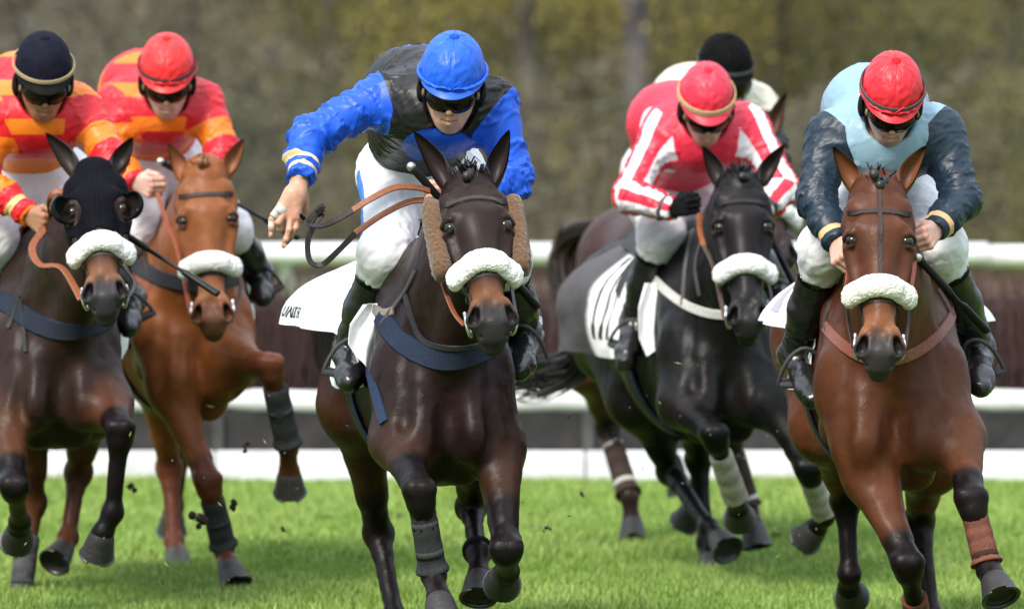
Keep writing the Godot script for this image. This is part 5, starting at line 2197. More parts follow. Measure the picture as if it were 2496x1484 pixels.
func runner_c():
	var bay := Color(0.02, 0.011, 0.009)
	var h := horse({
		"label": "dark bay horse with brown sheepskin cheek rolls and navy breast girth", "z": 0.0,
		"poll": [1148, 415, 0.4], "muz": [1206, 822], "hyaw": 6.0, "htilt": 0.02,
		"ears": [[1078, 432, 1012, 320, -0.02, 0.35], [1206, 430, 1240, 317, -0.02, 0.1]],
		"chest": [1085, 905, 0.12], "rump": [985, 840, -1.28], "neck": [1108, 670, 0.12],
		"fl": [[968, 1075, 0.12], [1022, 1200, 0.42], [1056, 1402, 0.36], [1070, 1460, 0.44], [1082, 1522, 0.48]],
		"fr": [[1212, 1090, 0.05], [1234, 1345, 0.32], [1236, 1392, 0.02], [1232, 1398, -0.05], [1226, 1415, -0.12]],
		"hl": [[870, 985, -1.05], [922, 1300, -1.4], [962, 1500, -1.2], [978, 1535, -1.12], [986, 1592, -1.06]],
		"hr": [[1165, 1080, -0.9], [1148, 1235, -1.2], [1165, 1345, -0.85], [1168, 1405, -0.78], [1164, 1475, -0.72]],
		"col": bay, "low": Color(0.009, 0.0075, 0.0075), "warm": Color(0.055, 0.021, 0.011), "belly": Color(0.14, 0.11, 0.09),
		"face": Color(0.026, 0.013, 0.011), "muzcol": Color(0.034, 0.029, 0.03), "muzside": Color(0.26, 0.1, 0.04), "earcol": Color(0.03, 0.018, 0.016), "earin": Color(0.035, 0.022, 0.02), "eartip": Color(0.012, 0.01, 0.01),
		"rolls": true, "tuft": 70, "strapcol": Color(0.05, 0.04, 0.036),
		"wraps": [["fl", 0.14, 0.96, 0.0395, 0.043, Color(0.045, 0.045, 0.047), true, [0.3, 0.72], Color(0.055, 0.055, 0.058)], ["hr", 0.95, 1.0, 0.05, 0.05, Color(0.02, 0.02, 0.02), false, [], Color.BLACK]],
		"straps": [["breast_girth", [[925, 765], [955, 812], [1010, 856], [1085, 880], [1160, 866], [1228, 822], [1250, 780]], 0.068, Color(0.028, 0.042, 0.075), "webbing"],
			["neck_strap", [[988, 720], [1005, 780], [1030, 830], [1085, 848], [1150, 845], [1200, 826]], 0.018, Color(0.03, 0.028, 0.028), "leather"],
			["buckle_strap", [[1012, 660], [985, 715], [955, 755], [930, 790]], 0.016, Color(0.1, 0.09, 0.085), "leather"],
			["girth_edge", [[895, 900], [915, 960], [935, 1030]], 0.034, Color(0.03, 0.05, 0.1), "webbing"],
			["buckle_guard", [[910, 752], [935, 764], [960, 756]], 0.03, Color(0.3, 0.24, 0.2), "leather"]],
	})
	var jd := {
		"label": "jockey in blue and black silks reaching out a bandaged hand", "z": 0.0,
		"head": [1101, 203, 0.05], "pitch": 30.0, "yaw": -3.0, "roll": -4.5, "headsize": 1.02,
		"back": [1015, 232, -0.32], "pelvis": [1026, 425, -0.52], "shL": [922, 240, -0.1], "shR": [1210, 252, -0.1],
		"elL": [752, 338, 0.02], "wrL": [732, 432, 0.16], "elR": [1246, 440, -0.05], "wrR": [1108, 480, 0.12],
		"knL": [940, 618, -0.2], "anL": [848, 858, -0.4], "toL": [852, 930, -0.18], "knR": [1226, 630, -0.2], "anR": [1284, 822, -0.4], "toR": [1266, 905, -0.18],
		"handR": [1068, 468, 0.2, -0.4, 0.8, 0.3], "ownL": true, "skin": Color(0.68, 0.39, 0.27), "stubble": 0.12,
		"cap": Color(0.012, 0.1, 0.6), "cols": [Color(0.009, 0.008, 0.009), Color(0.009, 0.08, 0.55), Color(0.68, 0.52, 0.3)], "fold": 1.15, "stripe": Color(0.06, 0.2, 0.62),
	}
	jd["pattern"] = func(p, j, chest, spine, side):
		var s := sleeve(p, j, chest, 0.015 if p.x < chest.x else -0.012)
		if s[0]:
			if absf(s[4] - 0.028) < 0.007 or absf(s[4] - 0.058) < 0.007:
				return 2
			return 1
		var c: Vector3 = chest + Vector3(0, -0.14, 0.0)
		var q: Vector3 = p - c
		if p.z > chest.z - 0.1 and Vector2(q.dot(side) * 0.92, q.y * 1.8).length() < 0.1:
			return 1
		if p.z < chest.z - 0.18 and (p - (j.back + Vector3(0.03, 0.2, 0.02))).length() < 0.12:
			return 1
		return 0
	var j := jockey(jd)
	open_hand(j)
	var cl := cloth_parts(h, {"flareL": 0.13, "flareR": 0.12, "front": -0.38, "rear": -1.15, "down1": 1.42}, "white number cloth with black lettering on the dark bay horse")
	part("lettering", cloth_text(cl.rows, "UNIER", 0.97, 0.78, 0.022, 0.055, Color(0.015, 0.015, 0.015), -h.side), "print", cl.o)
	part("lettering", cloth_text(cl.rows, "UNIER", 0.78, 0.97, 0.978, 0.945, Color(0.015, 0.015, 0.015), h.side), "print", cl.o)
	flap(cl.o, [[884, 742], [852, 790], [850, 838], [872, 872]], [[930, 738], [922, 790], [912, 845], [905, 905]], -0.1)
	saddle(h, j, "small black race saddle on the dark bay horse")
	# reins: brown rubber grips to the hand, black ends flying in a loop
	var tan := Color(0.3, 0.1, 0.045)
	var blk := Color(0.022, 0.018, 0.016)
	var z := 0.28
	rein(h, [P(1046, 466, z), P(1010, 457, z + 0.03), P(960, 458, z + 0.06), P(905, 484, z + 0.08), P(860, 512, z + 0.08)], 0.02, tan, "rein_grip")
	rein(h, [P(860, 512, z + 0.08), P(820, 536, z + 0.08), P(780, 552, z + 0.06), P(750, 548, z + 0.03), P(752, 536, z - 0.02), P(778, 508, z - 0.05), P(788, 502, z - 0.06)], 0.018, blk)
	rein(h, [P(1034, 488, z), P(990, 494, z + 0.01), P(930, 524, z + 0.02), P(866, 568, z + 0.02)], 0.02, tan, "rein_grip")
	rein(h, [P(866, 568, z + 0.02), P(825, 610, z + 0.02), P(785, 645, z + 0.01), P(757, 640, z), P(749, 605, z - 0.02), P(756, 565, z - 0.03), P(785, 520, z - 0.05)], 0.018, blk)
	part("buckle", box(V(-0.014, -0.01, -0.006), V(0.014, 0.01, 0.006), Color(0.04, 0.035, 0.03), null, Transform3D(Basis(Vector3.BACK, 0.7), P(779, 514, z - 0.04)), 0.002), "metal", h.br)
	var HX: Transform3D = h.HX
	rein(h, [HX * V(-0.08, -0.545, -0.05), HX * V(-0.105, -0.42, -0.12), P(1048, 590, 0.3), P(1036, 492, 0.28)], 0.015, tan)
	rein(h, [HX * V(0.08, -0.545, -0.05), HX * V(0.1, -0.4, -0.18), P(1215, 560, 0.1), P(1110, 475, 0.16)], 0.013, blk)
	whip(P(1002, 406, 0.3), P(1310, 748, 0.05), "black whip held behind the dark bay horse's head, silver knob showing", 0.25)

func open_hand(j: Dictionary):
	# reaching down, index and middle finger straight and together, little finger apart, thumb hidden behind
	var f := Fld.new(P(630, 620, 0.02), P(790, 400, 0.34), 0.0034)
	var z := 0.17
	var w: Vector3 = j.wrL
	var fwd := V(0, 0, 1)
	f.cap(w + V(0.0, 0.04, -0.02), P(724, 478, z), 0.031, 0.028, 0.01, fwd, 1.25)
	for k in [[[726, 470], [722, 530]], [[718, 470], [708, 528]], [[712, 472], [692, 522]], [[706, 474], [678, 512]]]:
		f.cap(P(k[0][0], k[0][1], z), P(k[1][0], k[1][1], z + 0.012), 0.02, 0.0145, 0.018)
	var chains := [
		[[722, 528, 0.01], [720, 556, 0.018], [707, 578, 0.012], [698, 592, 0.004]],
		[[708, 528, 0.018], [704, 560, 0.03], [697, 583, 0.03], [690, 600, 0.026]],
		[[692, 520, 0.018], [678, 542, 0.03], [680, 556, 0.012], [688, 560, -0.01]],
		[[678, 510, 0.01], [663, 533, 0.016], [661, 556, 0.018], [659, 575, 0.016]]]
	for c in chains:
		for i in 3:
			var r: Array = [[0.0112, 0.0102], [0.0102, 0.0094], [0.0094, 0.0074]][i]
			f.cap(P(c[i][0], c[i][1], z + c[i][2]), P(c[i + 1][0], c[i + 1][1], z + c[i + 1][2]), r[0], r[1], 0.0025)
			if i > 0:
				f.sph(P(c[i][0], c[i][1], z + c[i][2]) + V(0, 0, 0.002), 0.0105, 0.003)
	# thumb behind the palm
	f.cap(P(740, 478, z - 0.02), P(744, 510, z - 0.03), 0.016, 0.012, 0.01)
	f.cap(P(744, 510, z - 0.03), P(737, 538, z - 0.035), 0.012, 0.009, 0.004)
	var m := nets(f)
	var skin := Color(0.6, 0.32, 0.215)
	for i in m.v.size():
		var p := m.v[i]
		var c := skin
		var red := 0.0
		for q in chains:
			red = maxf(red, spot(p, P(q[0][0], q[0][1], z + 0.02), P(q[0][0], q[0][1], z + 0.02), 0.008, 0.022) * 0.6)
			for n in [1, 2]:
				red = maxf(red, spot(p, P(q[n][0], q[n][1], z + q[n][2]), P(q[n][0], q[n][1], z + q[n][2]), 0.005, 0.013) * 0.5)
		c = c.lerp(Color(0.5, 0.18, 0.13), red)
		var g := 1.0 + 0.12 * noise.get_noise_3dv(p * 60.0)
		m.c[i] = Color(c.r * g, c.g * g, c.b * g)
	# the hand belongs to the body
	var o: Node3D = j.o
	var b: MeshInstance3D = o.get_node("body")
	var am: ArrayMesh = b.mesh
	var s := am.surface_get_arrays(0)
	var old := Msh.new()
	old.v = Transform3D(Basis.IDENTITY, o.position) * (s[Mesh.ARRAY_VERTEX] as PackedVector3Array)
	old.n = s[Mesh.ARRAY_NORMAL]
	old.c = s[Mesh.ARRAY_COLOR]
	old.t = s[Mesh.ARRAY_INDEX]
	old.add(m)
	b.mesh = to_mesh(old, o.position)
	# nails
	for q in [[694, 597, 0.034], [699, 588, 0.016], [660, 571, 0.025]]:
		part("finger_nail", ball(P(q[0], q[1], z + q[2]), V(0.0052, 0.0066, 0.002), Color(0.6, 0.36, 0.29), null, 10, 6), "skin", o)
	# white tape on the outer fingers, black strap across the knuckles
	var tp := Msh.new()
	for q in [[[690, 506], [676, 520], 0.0225, 0.017], [[680, 512], [664, 530], 0.017, 0.0135], [[663, 532], [661, 556], 0.0128, 0.0118]]:
		var a := P(q[0][0], q[0][1], z + 0.012)
		var e := P(q[1][0], q[1][1], z + 0.018)
		var pts := []
		var rr := []
		for i in 9:
			pts.append(a.lerp(e, i / 8.0))
			rr.append(lerpf(q[2], q[3], i / 8.0) + 0.0008 * sin(i * 2.6))
		tube(pts, rr, Color(0.72, 0.7, 0.66), 14, tp, 0.95)
	push(tp, func(p): return 0.0012 * noise.get_noise_3dv(p * 160.0))
	part("finger_tape", tp, "cloth", o)
	var bs := []
	var bn := []
	for i in 15:
		var t := i / 14.0
		bs.append(f.snap(P(lerpf(690, 738, t), lerpf(508, 536, t) - 7.0 * sin(t * PI), z + 0.12), V(0, 0, -1), 0.002, 0.2))
		bn.append(V(0, 0.1, 1))
	part("hand_strap", strap(bs, bn, 0.012, 0.003, Color(0.014, 0.014, 0.016)), "webbing", o)

func runner_f():
	var z := -0.3
	var bay := Color(0.092, 0.031, 0.0145)
	var h := horse({
		"label": "bright bay horse with tan breastplate and strap down its face", "z": z,
		"poll": [2146, 436, 0.4], "muz": [2146, 898], "hyaw": 0.0,
		"ears": [[2080, 452, 2034, 358, -0.02, 0.3], [2208, 450, 2255, 355, -0.02, 0.25]],
		"chest": [2180, 925, 0.1], "rump": [2118, 850, -1.3], "neck": [2160, 680, 0.12], "wide": 0.83,
		"fl": [[2125, 1165, 0.1], [2214, 1378, 0.28], [2242, 1520, 0.05], [2254, 1566, 0.12], [2262, 1625, 0.16]],
		"fr": [[2336, 1065, 0.1], [2368, 1218, 0.35], [2411, 1388, 0.42], [2424, 1412, 0.46], [2442, 1458, 0.5]],
		"hl": [[2022, 1035, -1.0], [2062, 1222, -1.3], [2072, 1400, -1.25], [2070, 1432, -1.32], [2075, 1452, -1.42]],
		"hr": [[2262, 1110, -1.0], [2243, 1265, -1.3], [2270, 1500, -1.15], [2278, 1540, -1.08], [2284, 1590, -1.02]],
		"col": bay, "low": Color(0.009, 0.007, 0.0065), "warm": Color(0.125, 0.042, 0.017), "belly": Color(0.24, 0.14, 0.09), "stock": 0.9,
		"face": Color(0.1, 0.035, 0.018), "muzcol": Color(0.05, 0.043, 0.043), "muzside": Color(0.34, 0.13, 0.05), "earcol": Color(0.14, 0.055, 0.028), "earin": Color(0.2, 0.075, 0.035),
		"facestrap": true, "strapcol": Color(0.05, 0.03, 0.025), "fleece": Color(0.72, 0.7, 0.62), "mane": Color(0.015, 0.012, 0.012),
		"wraps": [["fr", 0.22, 0.93, 0.04, 0.042, Color(0.2, 0.075, 0.05), true, [0.85], Color(0.05, 0.025, 0.02)], ["fl", 0.55, 0.95, 0.04, 0.042, Color(0.2, 0.075, 0.05), true, [], Color.BLACK]],
		"straps": [["breastplate", [[2012, 795], [2040, 828], [2085, 862], [2140, 880], [2200, 874], [2262, 842], [2308, 795], [2325, 762]], 0.036, Color(0.25, 0.09, 0.055), "leather"],
			["breastplate_strap", [[2020, 812], [2012, 780], [2025, 735]], 0.02, Color(0.06, 0.04, 0.035), "leather"],
			["breastplate_strap", [[2322, 770], [2305, 735], [2285, 705]], 0.02, Color(0.06, 0.04, 0.035), "leather"]],
	})
	var jd := {
		"label": "jockey in pale blue silks with navy sleeves and red cap", "z": z,
		"head": [2174, 244, 0.05], "pitch": 41.0, "yaw": 0.0, "roll": -4.0, "headsize": 0.97,
		"back": [2135, 268, -0.3], "pelvis": [2150, 470, -0.5], "shL": [2018, 330, -0.1], "shR": [2300, 318, -0.1],
		"elL": [1992, 490, 0.0], "wrL": [2040, 590, 0.14], "elR": [2345, 490, 0.0], "wrR": [2282, 560, 0.14],
		"knL": [2014, 608, -0.15], "anL": [1938, 868, -0.42], "toL": [1984, 972, -0.2], "knR": [2290, 600, -0.15], "anR": [2388, 850, -0.42], "toR": [2392, 945, -0.2],
		"handL": [2062, 650, 0.24, 0.6, 0.6, 0.5], "handR": [2242, 592, 0.24, -0.5, 0.7, 0.5], "skin": Color(0.72, 0.42, 0.33), "stubble": 0.3,
		"cap": Color(0.62, 0.022, 0.032), "band": Color(0.12, 0.1, 0.1), "bandwide": false,
		"cols": [Color(0.22, 0.35, 0.43), Color(0.008, 0.02, 0.038), Color(0.62, 0.4, 0.19)], "fold": 0.6, 
	}
	jd["pattern"] = func(p, j, chest, spine, side):
		var s := sleeve(p, j, chest, 0.03)
		if s[0]:
			return 2 if absf(s[4] - 0.03) < 0.011 else 1
		return 1 if (p - j.pelvis).dot(spine) < 0.13 and p.z > j.pelvis.z else 0
	var j := jockey(jd)
	var cl := cloth_parts(h, {"flareL": 0.1, "flareR": 0.1, "front": -0.42, "rear": -1.1}, "white number cloth on the bright bay horse")
	part("number", cloth_text(cl.rows, "7", 0.6, 0.8, 0.05, 0.16, Color(0.3, 0.3, 0.34), -h.side), "print", cl.o)
	saddle(h, j, "small black race saddle on the bright bay horse")
	var HX: Transform3D = h.HX
	var red := Color(0.4, 0.09, 0.055)
	for s in [-1.0, 1.0]:
		var g: Vector3 = j.gripL if s < 0 else j.gripR
		var m := HX * V(s * 0.102, -0.33, -0.13)
		rein(h, [HX * V(s * 0.08, -0.545, -0.05), HX * V(s * 0.092, -0.45, -0.1), m], 0.013, Color(0.04, 0.025, 0.02))
		rein(h, [m, m.lerp(g, 0.5) + V(0, -0.015, 0), g], 0.016, red, "rein_grip")
	whip(P(2238, 628, -0.05), P(2406, 806, -0.3), "black whip slanting down beside the bright bay horse's neck", 0.2)

func runner_a():
	var z := -2.1
	var h := horse({
		"label": "brown horse wearing a black blinker hood", "z": z,
		"poll": [226, 388, 0.4], "muz": [258, 756], "hyaw": 4.0, "htilt": 0.04,
		"ears": [[170, 402, 113, 323, -0.02, 0.35], [290, 396, 321, 336, -0.02, 0.1]],
		"chest": [140, 845, 0.1], "rump": [60, 780, -1.3], "neck": [175, 630, 0.1], "wide": 0.71,
		"fl": [[15, 1010, 0.1], [34, 1190, 0.35], [46, 1272, 0.02], [44, 1288, -0.05], [42, 1312, -0.12]],
		"fr": [[262, 985, 0.1], [292, 1050, 0.34], [274, 1248, 0.3], [248, 1300, 0.3], [232, 1370, 0.24]],
		"hl": [[70, 960, -1.05], [78, 1225, -1.3], [42, 1500, -1.15], [42, 1540, -1.1], [42, 1590, -1.05]],
		"hr": [[215, 980, -1.05], [190, 1150, -1.35], [164, 1310, -1.25], [152, 1340, -1.2], [130, 1372, -1.15]],
		"col": Color(0.032, 0.017, 0.013), "low": Color(0.008, 0.007, 0.0075), "warm": Color(0.12, 0.043, 0.018), "belly": Color(0.09, 0.05, 0.036), "stock": 0.85,
		"hindlow": Color(0.1, 0.036, 0.016), "face": Color(0.034, 0.018, 0.014), "muzcol": Color(0.042, 0.038, 0.04), "muzside": Color(0.3, 0.12, 0.055), "earcol": Color(0.04, 0.027, 0.025), "earin": Color(0.05, 0.036, 0.034), "eartip": Color(0.012, 0.01, 0.01),
		"hood": true, "strapcol": Color(0.08, 0.06, 0.05),
		"wraps": [["hl", 0.3, 1.0, 0.042, 0.042, Color(0.09, 0.09, 0.095), false, [0.3, 0.6], Color(0.07, 0.07, 0.07)]],
		"straps": [["breast_girth", [[-30, 728], [15, 738], [70, 780], [130, 804], [200, 806], [262, 778], [285, 750]], 0.07, Color(0.028, 0.036, 0.056), "webbing"],
			["girth_strap", [[45, 720], [35, 760], [18, 800]], 0.016, Color(0.03, 0.03, 0.03), "leather"],
			["girth_strap", [[48, 730], [55, 790], [62, 858]], 0.016, Color(0.03, 0.03, 0.03), "leather"]],
	})
	var jd := {
		"label": "jockey in red and orange hooped silks and navy helmet", "z": z,
		"head": [104, 189, 0.05], "pitch": 34.0, "yaw": 9.0, "roll": 0.0, "headsize": 1.01,
		"back": [55, 235, -0.3], "pelvis": [85, 440, -0.5], "shL": [-18, 268, -0.1], "shR": [196, 262, -0.1],
		"elL": [-50, 430, 0.0], "wrL": [68, 525, 0.12], "elR": [268, 385, 0.02], "wrR": [240, 520, 0.12],
		"knL": [-20, 590, -0.15], "anL": [-60, 840, -0.4], "toL": [-50, 930, -0.2], "knR": [205, 610, -0.15], "anR": [318, 730, -0.4], "toR": [312, 800, -0.2],
		"handL": [125, 556, 0.2, 0.2, 0.9, 0.3], "skin": Color(0.4, 0.2, 0.12), "stubble": 0.25,
		"cap": Color(0.012, 0.015, 0.026), "band": Color(0.5, 0.37, 0.22), "bandwide": false, "plain": true, "peakcol": Color(0.012, 0.012, 0.013),
		"cols": [Color(0.6, 0.014, 0.022), Color(0.76, 0.185, 0.014), Color(0.66, 0.46, 0.2)], "fold": 0.75, "silk": "satin",
	}
	jd["pattern"] = func(p, j, chest, spine, side):
		var s := sleeve(p, j, chest, 0.03)
		if s[0]:
			if absf(s[4] - 0.055) < 0.011:
				return 2
			return 1 if fposmod((s[1] + 0.07) / 0.19, 1.0) < 0.42 else 0
		return 1 if fposmod((chest.y - 0.035 - p.y) / 0.135, 1.0) < 0.4 else 0
	var j := jockey(jd)
	var cl := cloth_parts(h, {"flareL": 0.05, "flareR": 0.06, "front": -0.42, "rear": -1.1}, "white number cloth on the hooded brown horse")
	var sd := saddle(h, j, "small dark race saddle on the hooded brown horse")
	# ribbed red pad in front of the saddle
	var L: Callable = h.L
	var rows := []
	var f: Fld = h.f
	for i in 40:
		var ph := lerpf(-1.5, 1.5, i / 39.0)
		var row := []
		for k in 12:
			var zz := lerpf(-0.3, -0.46, k / 11.0)
			var dir: Vector3 = (L.call(sin(ph), cos(ph), zz) - L.call(0, 0, zz)).normalized()
			row.append(f.snap(L.call(0, 0.02, zz) + dir * 0.75, -dir, 0.02 + 0.006 * (i % 2), 0.9))
		rows.append(row)
	part("ribbed_pad", sheet(rows, 0.01, Color(0.2, 0.012, 0.018)), "rubber", sd)
	var HX: Transform3D = h.HX
	var tan := Color(0.38, 0.13, 0.07)
	rein(h, [HX * V(-0.08, -0.545, -0.05), P(150, 655, z + 0.5), P(95, 645, z + 0.4), P(78, 600, z + 0.3), j.gripL], 0.026, tan, "rein_grip")
	rein(h, [j.gripL, P(115, 500, z + 0.25), P(130, 470, z + 0.28), P(165, 470, z + 0.28)], 0.02, tan)
	rein(h, [HX * V(0.08, -0.545, -0.05), HX * V(0.1, -0.38, -0.18), j.gripR], 0.013, Color(0.05, 0.03, 0.025))
	whip(P(226, 522, z + 0.26), P(530, 716, z + 0.45), "long black whip crossing in front of the chestnut's white noseband", 0.24)

func runner_b():
	var z := -3.5
	var ch := Color(0.26, 0.085, 0.028)
	var h := horse({
		"label": "chestnut horse with one foreleg raised high", "z": z,
		"poll": [496, 404, 0.4], "muz": [520, 810], "hyaw": 2.0, "htilt": 0.02,
		"ears": [[430, 424, 412, 350, -0.02, 0.3], [562, 420, 592, 338, -0.02, 0.2]],
		"chest": [478, 790, 0.1], "rump": [360, 730, -1.3], "neck": [470, 610, 0.1], "wide": 0.72,
		"fl": [[420, 955, 0.12], [506, 1175, 0.3], [546, 1340, 0.2], [556, 1378, 0.26], [576, 1428, 0.3]],
		"fr": [[572, 880, 0.15], [658, 892, 0.42], [702, 1088, 0.28], [704, 1150, 0.2], [708, 1226, 0.12]],
		"hl": [[380, 900, -1.0], [412, 1140, -1.3], [424, 1320, -1.2], [430, 1350, -1.15], [434, 1396, -1.1]],
		"hr": [[470, 920, -1.1], [440, 1100, -1.5], [424, 1230, -1.7], [420, 1250, -1.75], [418, 1290, -1.8]],
		"col": ch, "low": Color(0.13, 0.04, 0.02), "warm": Color(0.23, 0.075, 0.026), "belly": Color(0.2, 0.075, 0.03), "stock": 0.97,
		"face": Color(0.25, 0.088, 0.032), "muzcol": Color(0.2, 0.085, 0.05), "muzside": Color(0.42, 0.17, 0.075), "earcol": Color(0.3, 0.105, 0.04), "earin": Color(0.32, 0.12, 0.055), "eartip": Color(0.2, 0.07, 0.03), "mane": Color(0.2, 0.075, 0.03),
		"strapcol": Color(0.045, 0.035, 0.035), "hoof": Color(0.075, 0.068, 0.06),
		"wraps": [["fl", 0.24, 0.95, 0.043, 0.046, Color(0.05, 0.052, 0.055), true, [0.5], Color(0.06, 0.06, 0.065)], ["fr", 0.26, 0.98, 0.046, 0.046, Color(0.05, 0.052, 0.055), true, [0.4], Color(0.06, 0.06, 0.065)]],
		"straps": [["breast_girth", [[325, 640], [360, 664], [400, 680], [450, 690], [520, 692], [580, 672]], 0.062, Color(0.05, 0.052, 0.06), "webbing"],
			["martingale_strap", [[345, 560], [352, 620], [362, 668]], 0.018, Color(0.045, 0.035, 0.03), "leather"]],
	})
	var jd := {
		"label": "jockey in red and orange hooped silks and red silk cap", "z": z,
		"head": [406, 188, 0.05], "pitch": 33.0, "yaw": 2.0, "roll": 0.0, "headsize": 1.02,
		"back": [352, 222, -0.3], "pelvis": [400, 400, -0.5], "shL": [275, 255, -0.1], "shR": [498, 248, -0.1],
		"elL": [268, 385, 0.0], "wrL": [330, 446, 0.12], "elR": [540, 365, 0.0], "wrR": [500, 468, 0.1],
		"knL": [330, 560, -0.15], "anL": [300, 760, -0.4], "toL": [300, 830, -0.2], "knR": [556, 560, -0.15], "anR": [632, 668, -0.4], "toR": [640, 728, -0.22],
		"handL": [392, 462, 0.2, 0.3, 0.8, 0.4], "skin": Color(0.7, 0.43, 0.34), "stubble": 0.22,
		"cap": Color(0.7, 0.03, 0.03), "band": Color(0.08, 0.05, 0.06), "bandwide": false,
		"cols": [Color(0.55, 0.014, 0.024), Color(0.74, 0.17, 0.014)], "fold": 0.75,
	}
	jd["pattern"] = func(p, j, chest, spine, side):
		var s := sleeve(p, j, chest, 0.03)
		if s[0]:
			return 1 if fposmod((s[1] + 0.08) / 0.19, 1.0) < 0.42 else 0
		if p.z < chest.z - 0.12:
			return 1 if fposmod((p - chest).dot(spine) / 0.14, 1.0) < 0.4 else 0
		return 1 if fposmod((chest.y - 0.05 - p.y) / 0.125, 1.0) < 0.42 else 0
	var j := jockey(jd)
	cloth_parts(h, {"flareL": 0.04, "flareR": 0.1, "front": -0.42, "rear": -1.1}, "white number cloth on the chestnut horse")
	saddle(h, j, "small dark race saddle on the chestnut horse")
	var HX: Transform3D = h.HX
	var tan := Color(0.42, 0.13, 0.075)
	rein(h, [HX * V(-0.08, -0.545, -0.05), P(432, 610, z + 0.3), P(405, 540, z + 0.25), P(382, 470, z + 0.22)], 0.016, tan)
	rein(h, [HX * V(0.08, -0.545, -0.05), HX * V(0.1, -0.38, -0.18), j.gripR], 0.013, Color(0.05, 0.03, 0.025))
	whip(P(390, 393, z + 0.2), P(726, 580, z - 0.05), "black whip held behind the chestnut horse's head, pale knob showing", 0.2)

func runner_d():
	var z := -3.35
	var bk := Color(0.011, 0.0095, 0.0105)
	var h := horse({
		"label": "black horse with white breast strap and white leg boots", "z": z,
		"poll": [1808, 424, 0.4], "muz": [1826, 815], "hyaw": 3.0, "htilt": 0.01,
		"ears": [[1748, 436, 1715, 355, -0.02, 0.3], [1870, 432, 1910, 353, -0.02, 0.2]],
		"chest": [1768, 845, 0.1], "rump": [1575, 775, -1.25], "neck": [1778, 640, 0.12], "wide": 0.73,
		"fl": [[1660, 985, 0.12], [1742, 1062, 0.38], [1794, 1215, 0.15], [1800, 1240, 0.05], [1802, 1262, -0.05]],
		"fr": [[1890, 985, 0.12], [1972, 1145, 0.3], [2010, 1258, 0.1], [1992, 1285, 0.02], [1968, 1310, -0.04]],
		"hl": [[1560, 965, -0.85], [1634, 1150, -1.05], [1728, 1285, -0.65], [1752, 1312, -0.58], [1785, 1352, -0.5]],
		"hr": [[1690, 980, -1.0], [1702, 1120, -1.3], [1722, 1320, -1.25], [1730, 1362, -1.2], [1738, 1412, -1.15]],
		"col": bk, "low": Color(0.007, 0.0065, 0.007), "warm": Color(0.012, 0.01, 0.01), "belly": Color(0.02, 0.017, 0.017),
		"face": Color(0.012, 0.0105, 0.0115), "muzcol": Color(0.026, 0.024, 0.025), "muzside": Color(0.022, 0.019, 0.02), "earcol": Color(0.02, 0.017, 0.018), "earin": Color(0.035, 0.026, 0.024), "eartip": Color(0.01, 0.01, 0.01),
		"tuft": 45, "strapcol": Color(0.02, 0.018, 0.018), "hoof": Color(0.045, 0.043, 0.042),
		"tail": [[1500, 700, -1.5], [1450, 800, -1.75], [1410, 880, -1.9], [1340, 915, -1.95], [1270, 920, -1.95], [1215, 900, -1.95]],
		"wraps": [["fl", 0.28, 1.0, 0.042, 0.047, Color(0.52, 0.48, 0.4), false, [], Color.WHITE], ["fr", 0.18, 0.98, 0.044, 0.042, Color(0.52, 0.48, 0.4), false, [], Color.WHITE]],
		"straps": [["breast_strap", [[1595, 680], [1625, 710], [1670, 742], [1720, 762], [1775, 768], [1830, 760], [1880, 740]], 0.034, Color(0.68, 0.68, 0.64), "webbing"],
			["neck_strap", [[1690, 560], [1672, 640], [1668, 690], [1664, 745]], 0.016, Color(0.12, 0.11, 0.11), "leather"],
			["neck_strap", [[1710, 590], [1695, 650], [1706, 720]], 0.012, Color(0.1, 0.1, 0.1), "leather"]],
	})
	var jd := {
		"label": "jockey in red silks with white striped sleeves and black gloves", "z": z,
		"head": [1722, 257, 0.05], "pitch": 40.0, "yaw": 4.0, "roll": 0.0, "headsize": 1.0,
		"back": [1642, 300, -0.3], "pelvis": [1660, 480, -0.5], "shL": [1612, 322, -0.1], "shR": [1828, 306, -0.1],
		"elL": [1534, 478, 0.0], "wrL": [1640, 510, 0.14], "elR": [1906, 460, 0.0], "wrR": [1858, 515, 0.1],
		"knL": [1612, 568, -0.15], "anL": [1542, 790, -0.35], "toL": [1524, 884, -0.16], "knR": [1800, 580, -0.2], "anR": [1900, 700, -0.4], "toR": [1905, 770, -0.2],
		"handL": [1702, 490, 0.24, 0.2, 0.9, 0.3], "skin": Color(0.7, 0.41, 0.31), "stubble": 0.22, "gloves": true,
		"cap": Color(0.68, 0.03, 0.06), "band": Color(0.68, 0.5, 0.27), "ruffle": false,
		"cols": [Color(0.68, 0.028, 0.06), Color(0.74, 0.72, 0.76), Color(0.05, 0.05, 0.055)], "fold": 0.7, "silk": "satin",
	}
	jd["pattern"] = func(p, j, chest, spine, side):
		var s := sleeve(p, j, chest, 0.025)
		if s[0]:
			if s[4] < 0.035 and s[4] > 0.018:
				return 2
			return posmod(int(floor((s[2] + PI) / TAU * 9.0)), 2)
		return 0
	var j := jockey(jd)
	# rubber band of bare wrist between cuff and glove is the body's own skin
	var cl := cloth_parts(h, {"flareL": 0.1, "flareR": 0.05, "front": -0.42, "rear": -1.14, "down1": 1.9, "grey": 0.6}, "white and grey number cloth with black bars on the black horse")
	part("print", cloth_text(cl.rows, "I I I", 0.42, 0.56, 0.05, 0.3, Color(0.02, 0.02, 0.022), -h.side), "print", cl.o)
	flap(cl.o, [[1572, 690], [1556, 750], [1560, 825], [1578, 868]], [[1602, 690], [1603, 750], [1604, 810], [1610, 846]], z - 0.12)
	saddle(h, j, "small black race saddle on the black horse")
	var HX: Transform3D = h.HX
	var org := Color(0.42, 0.13, 0.05)
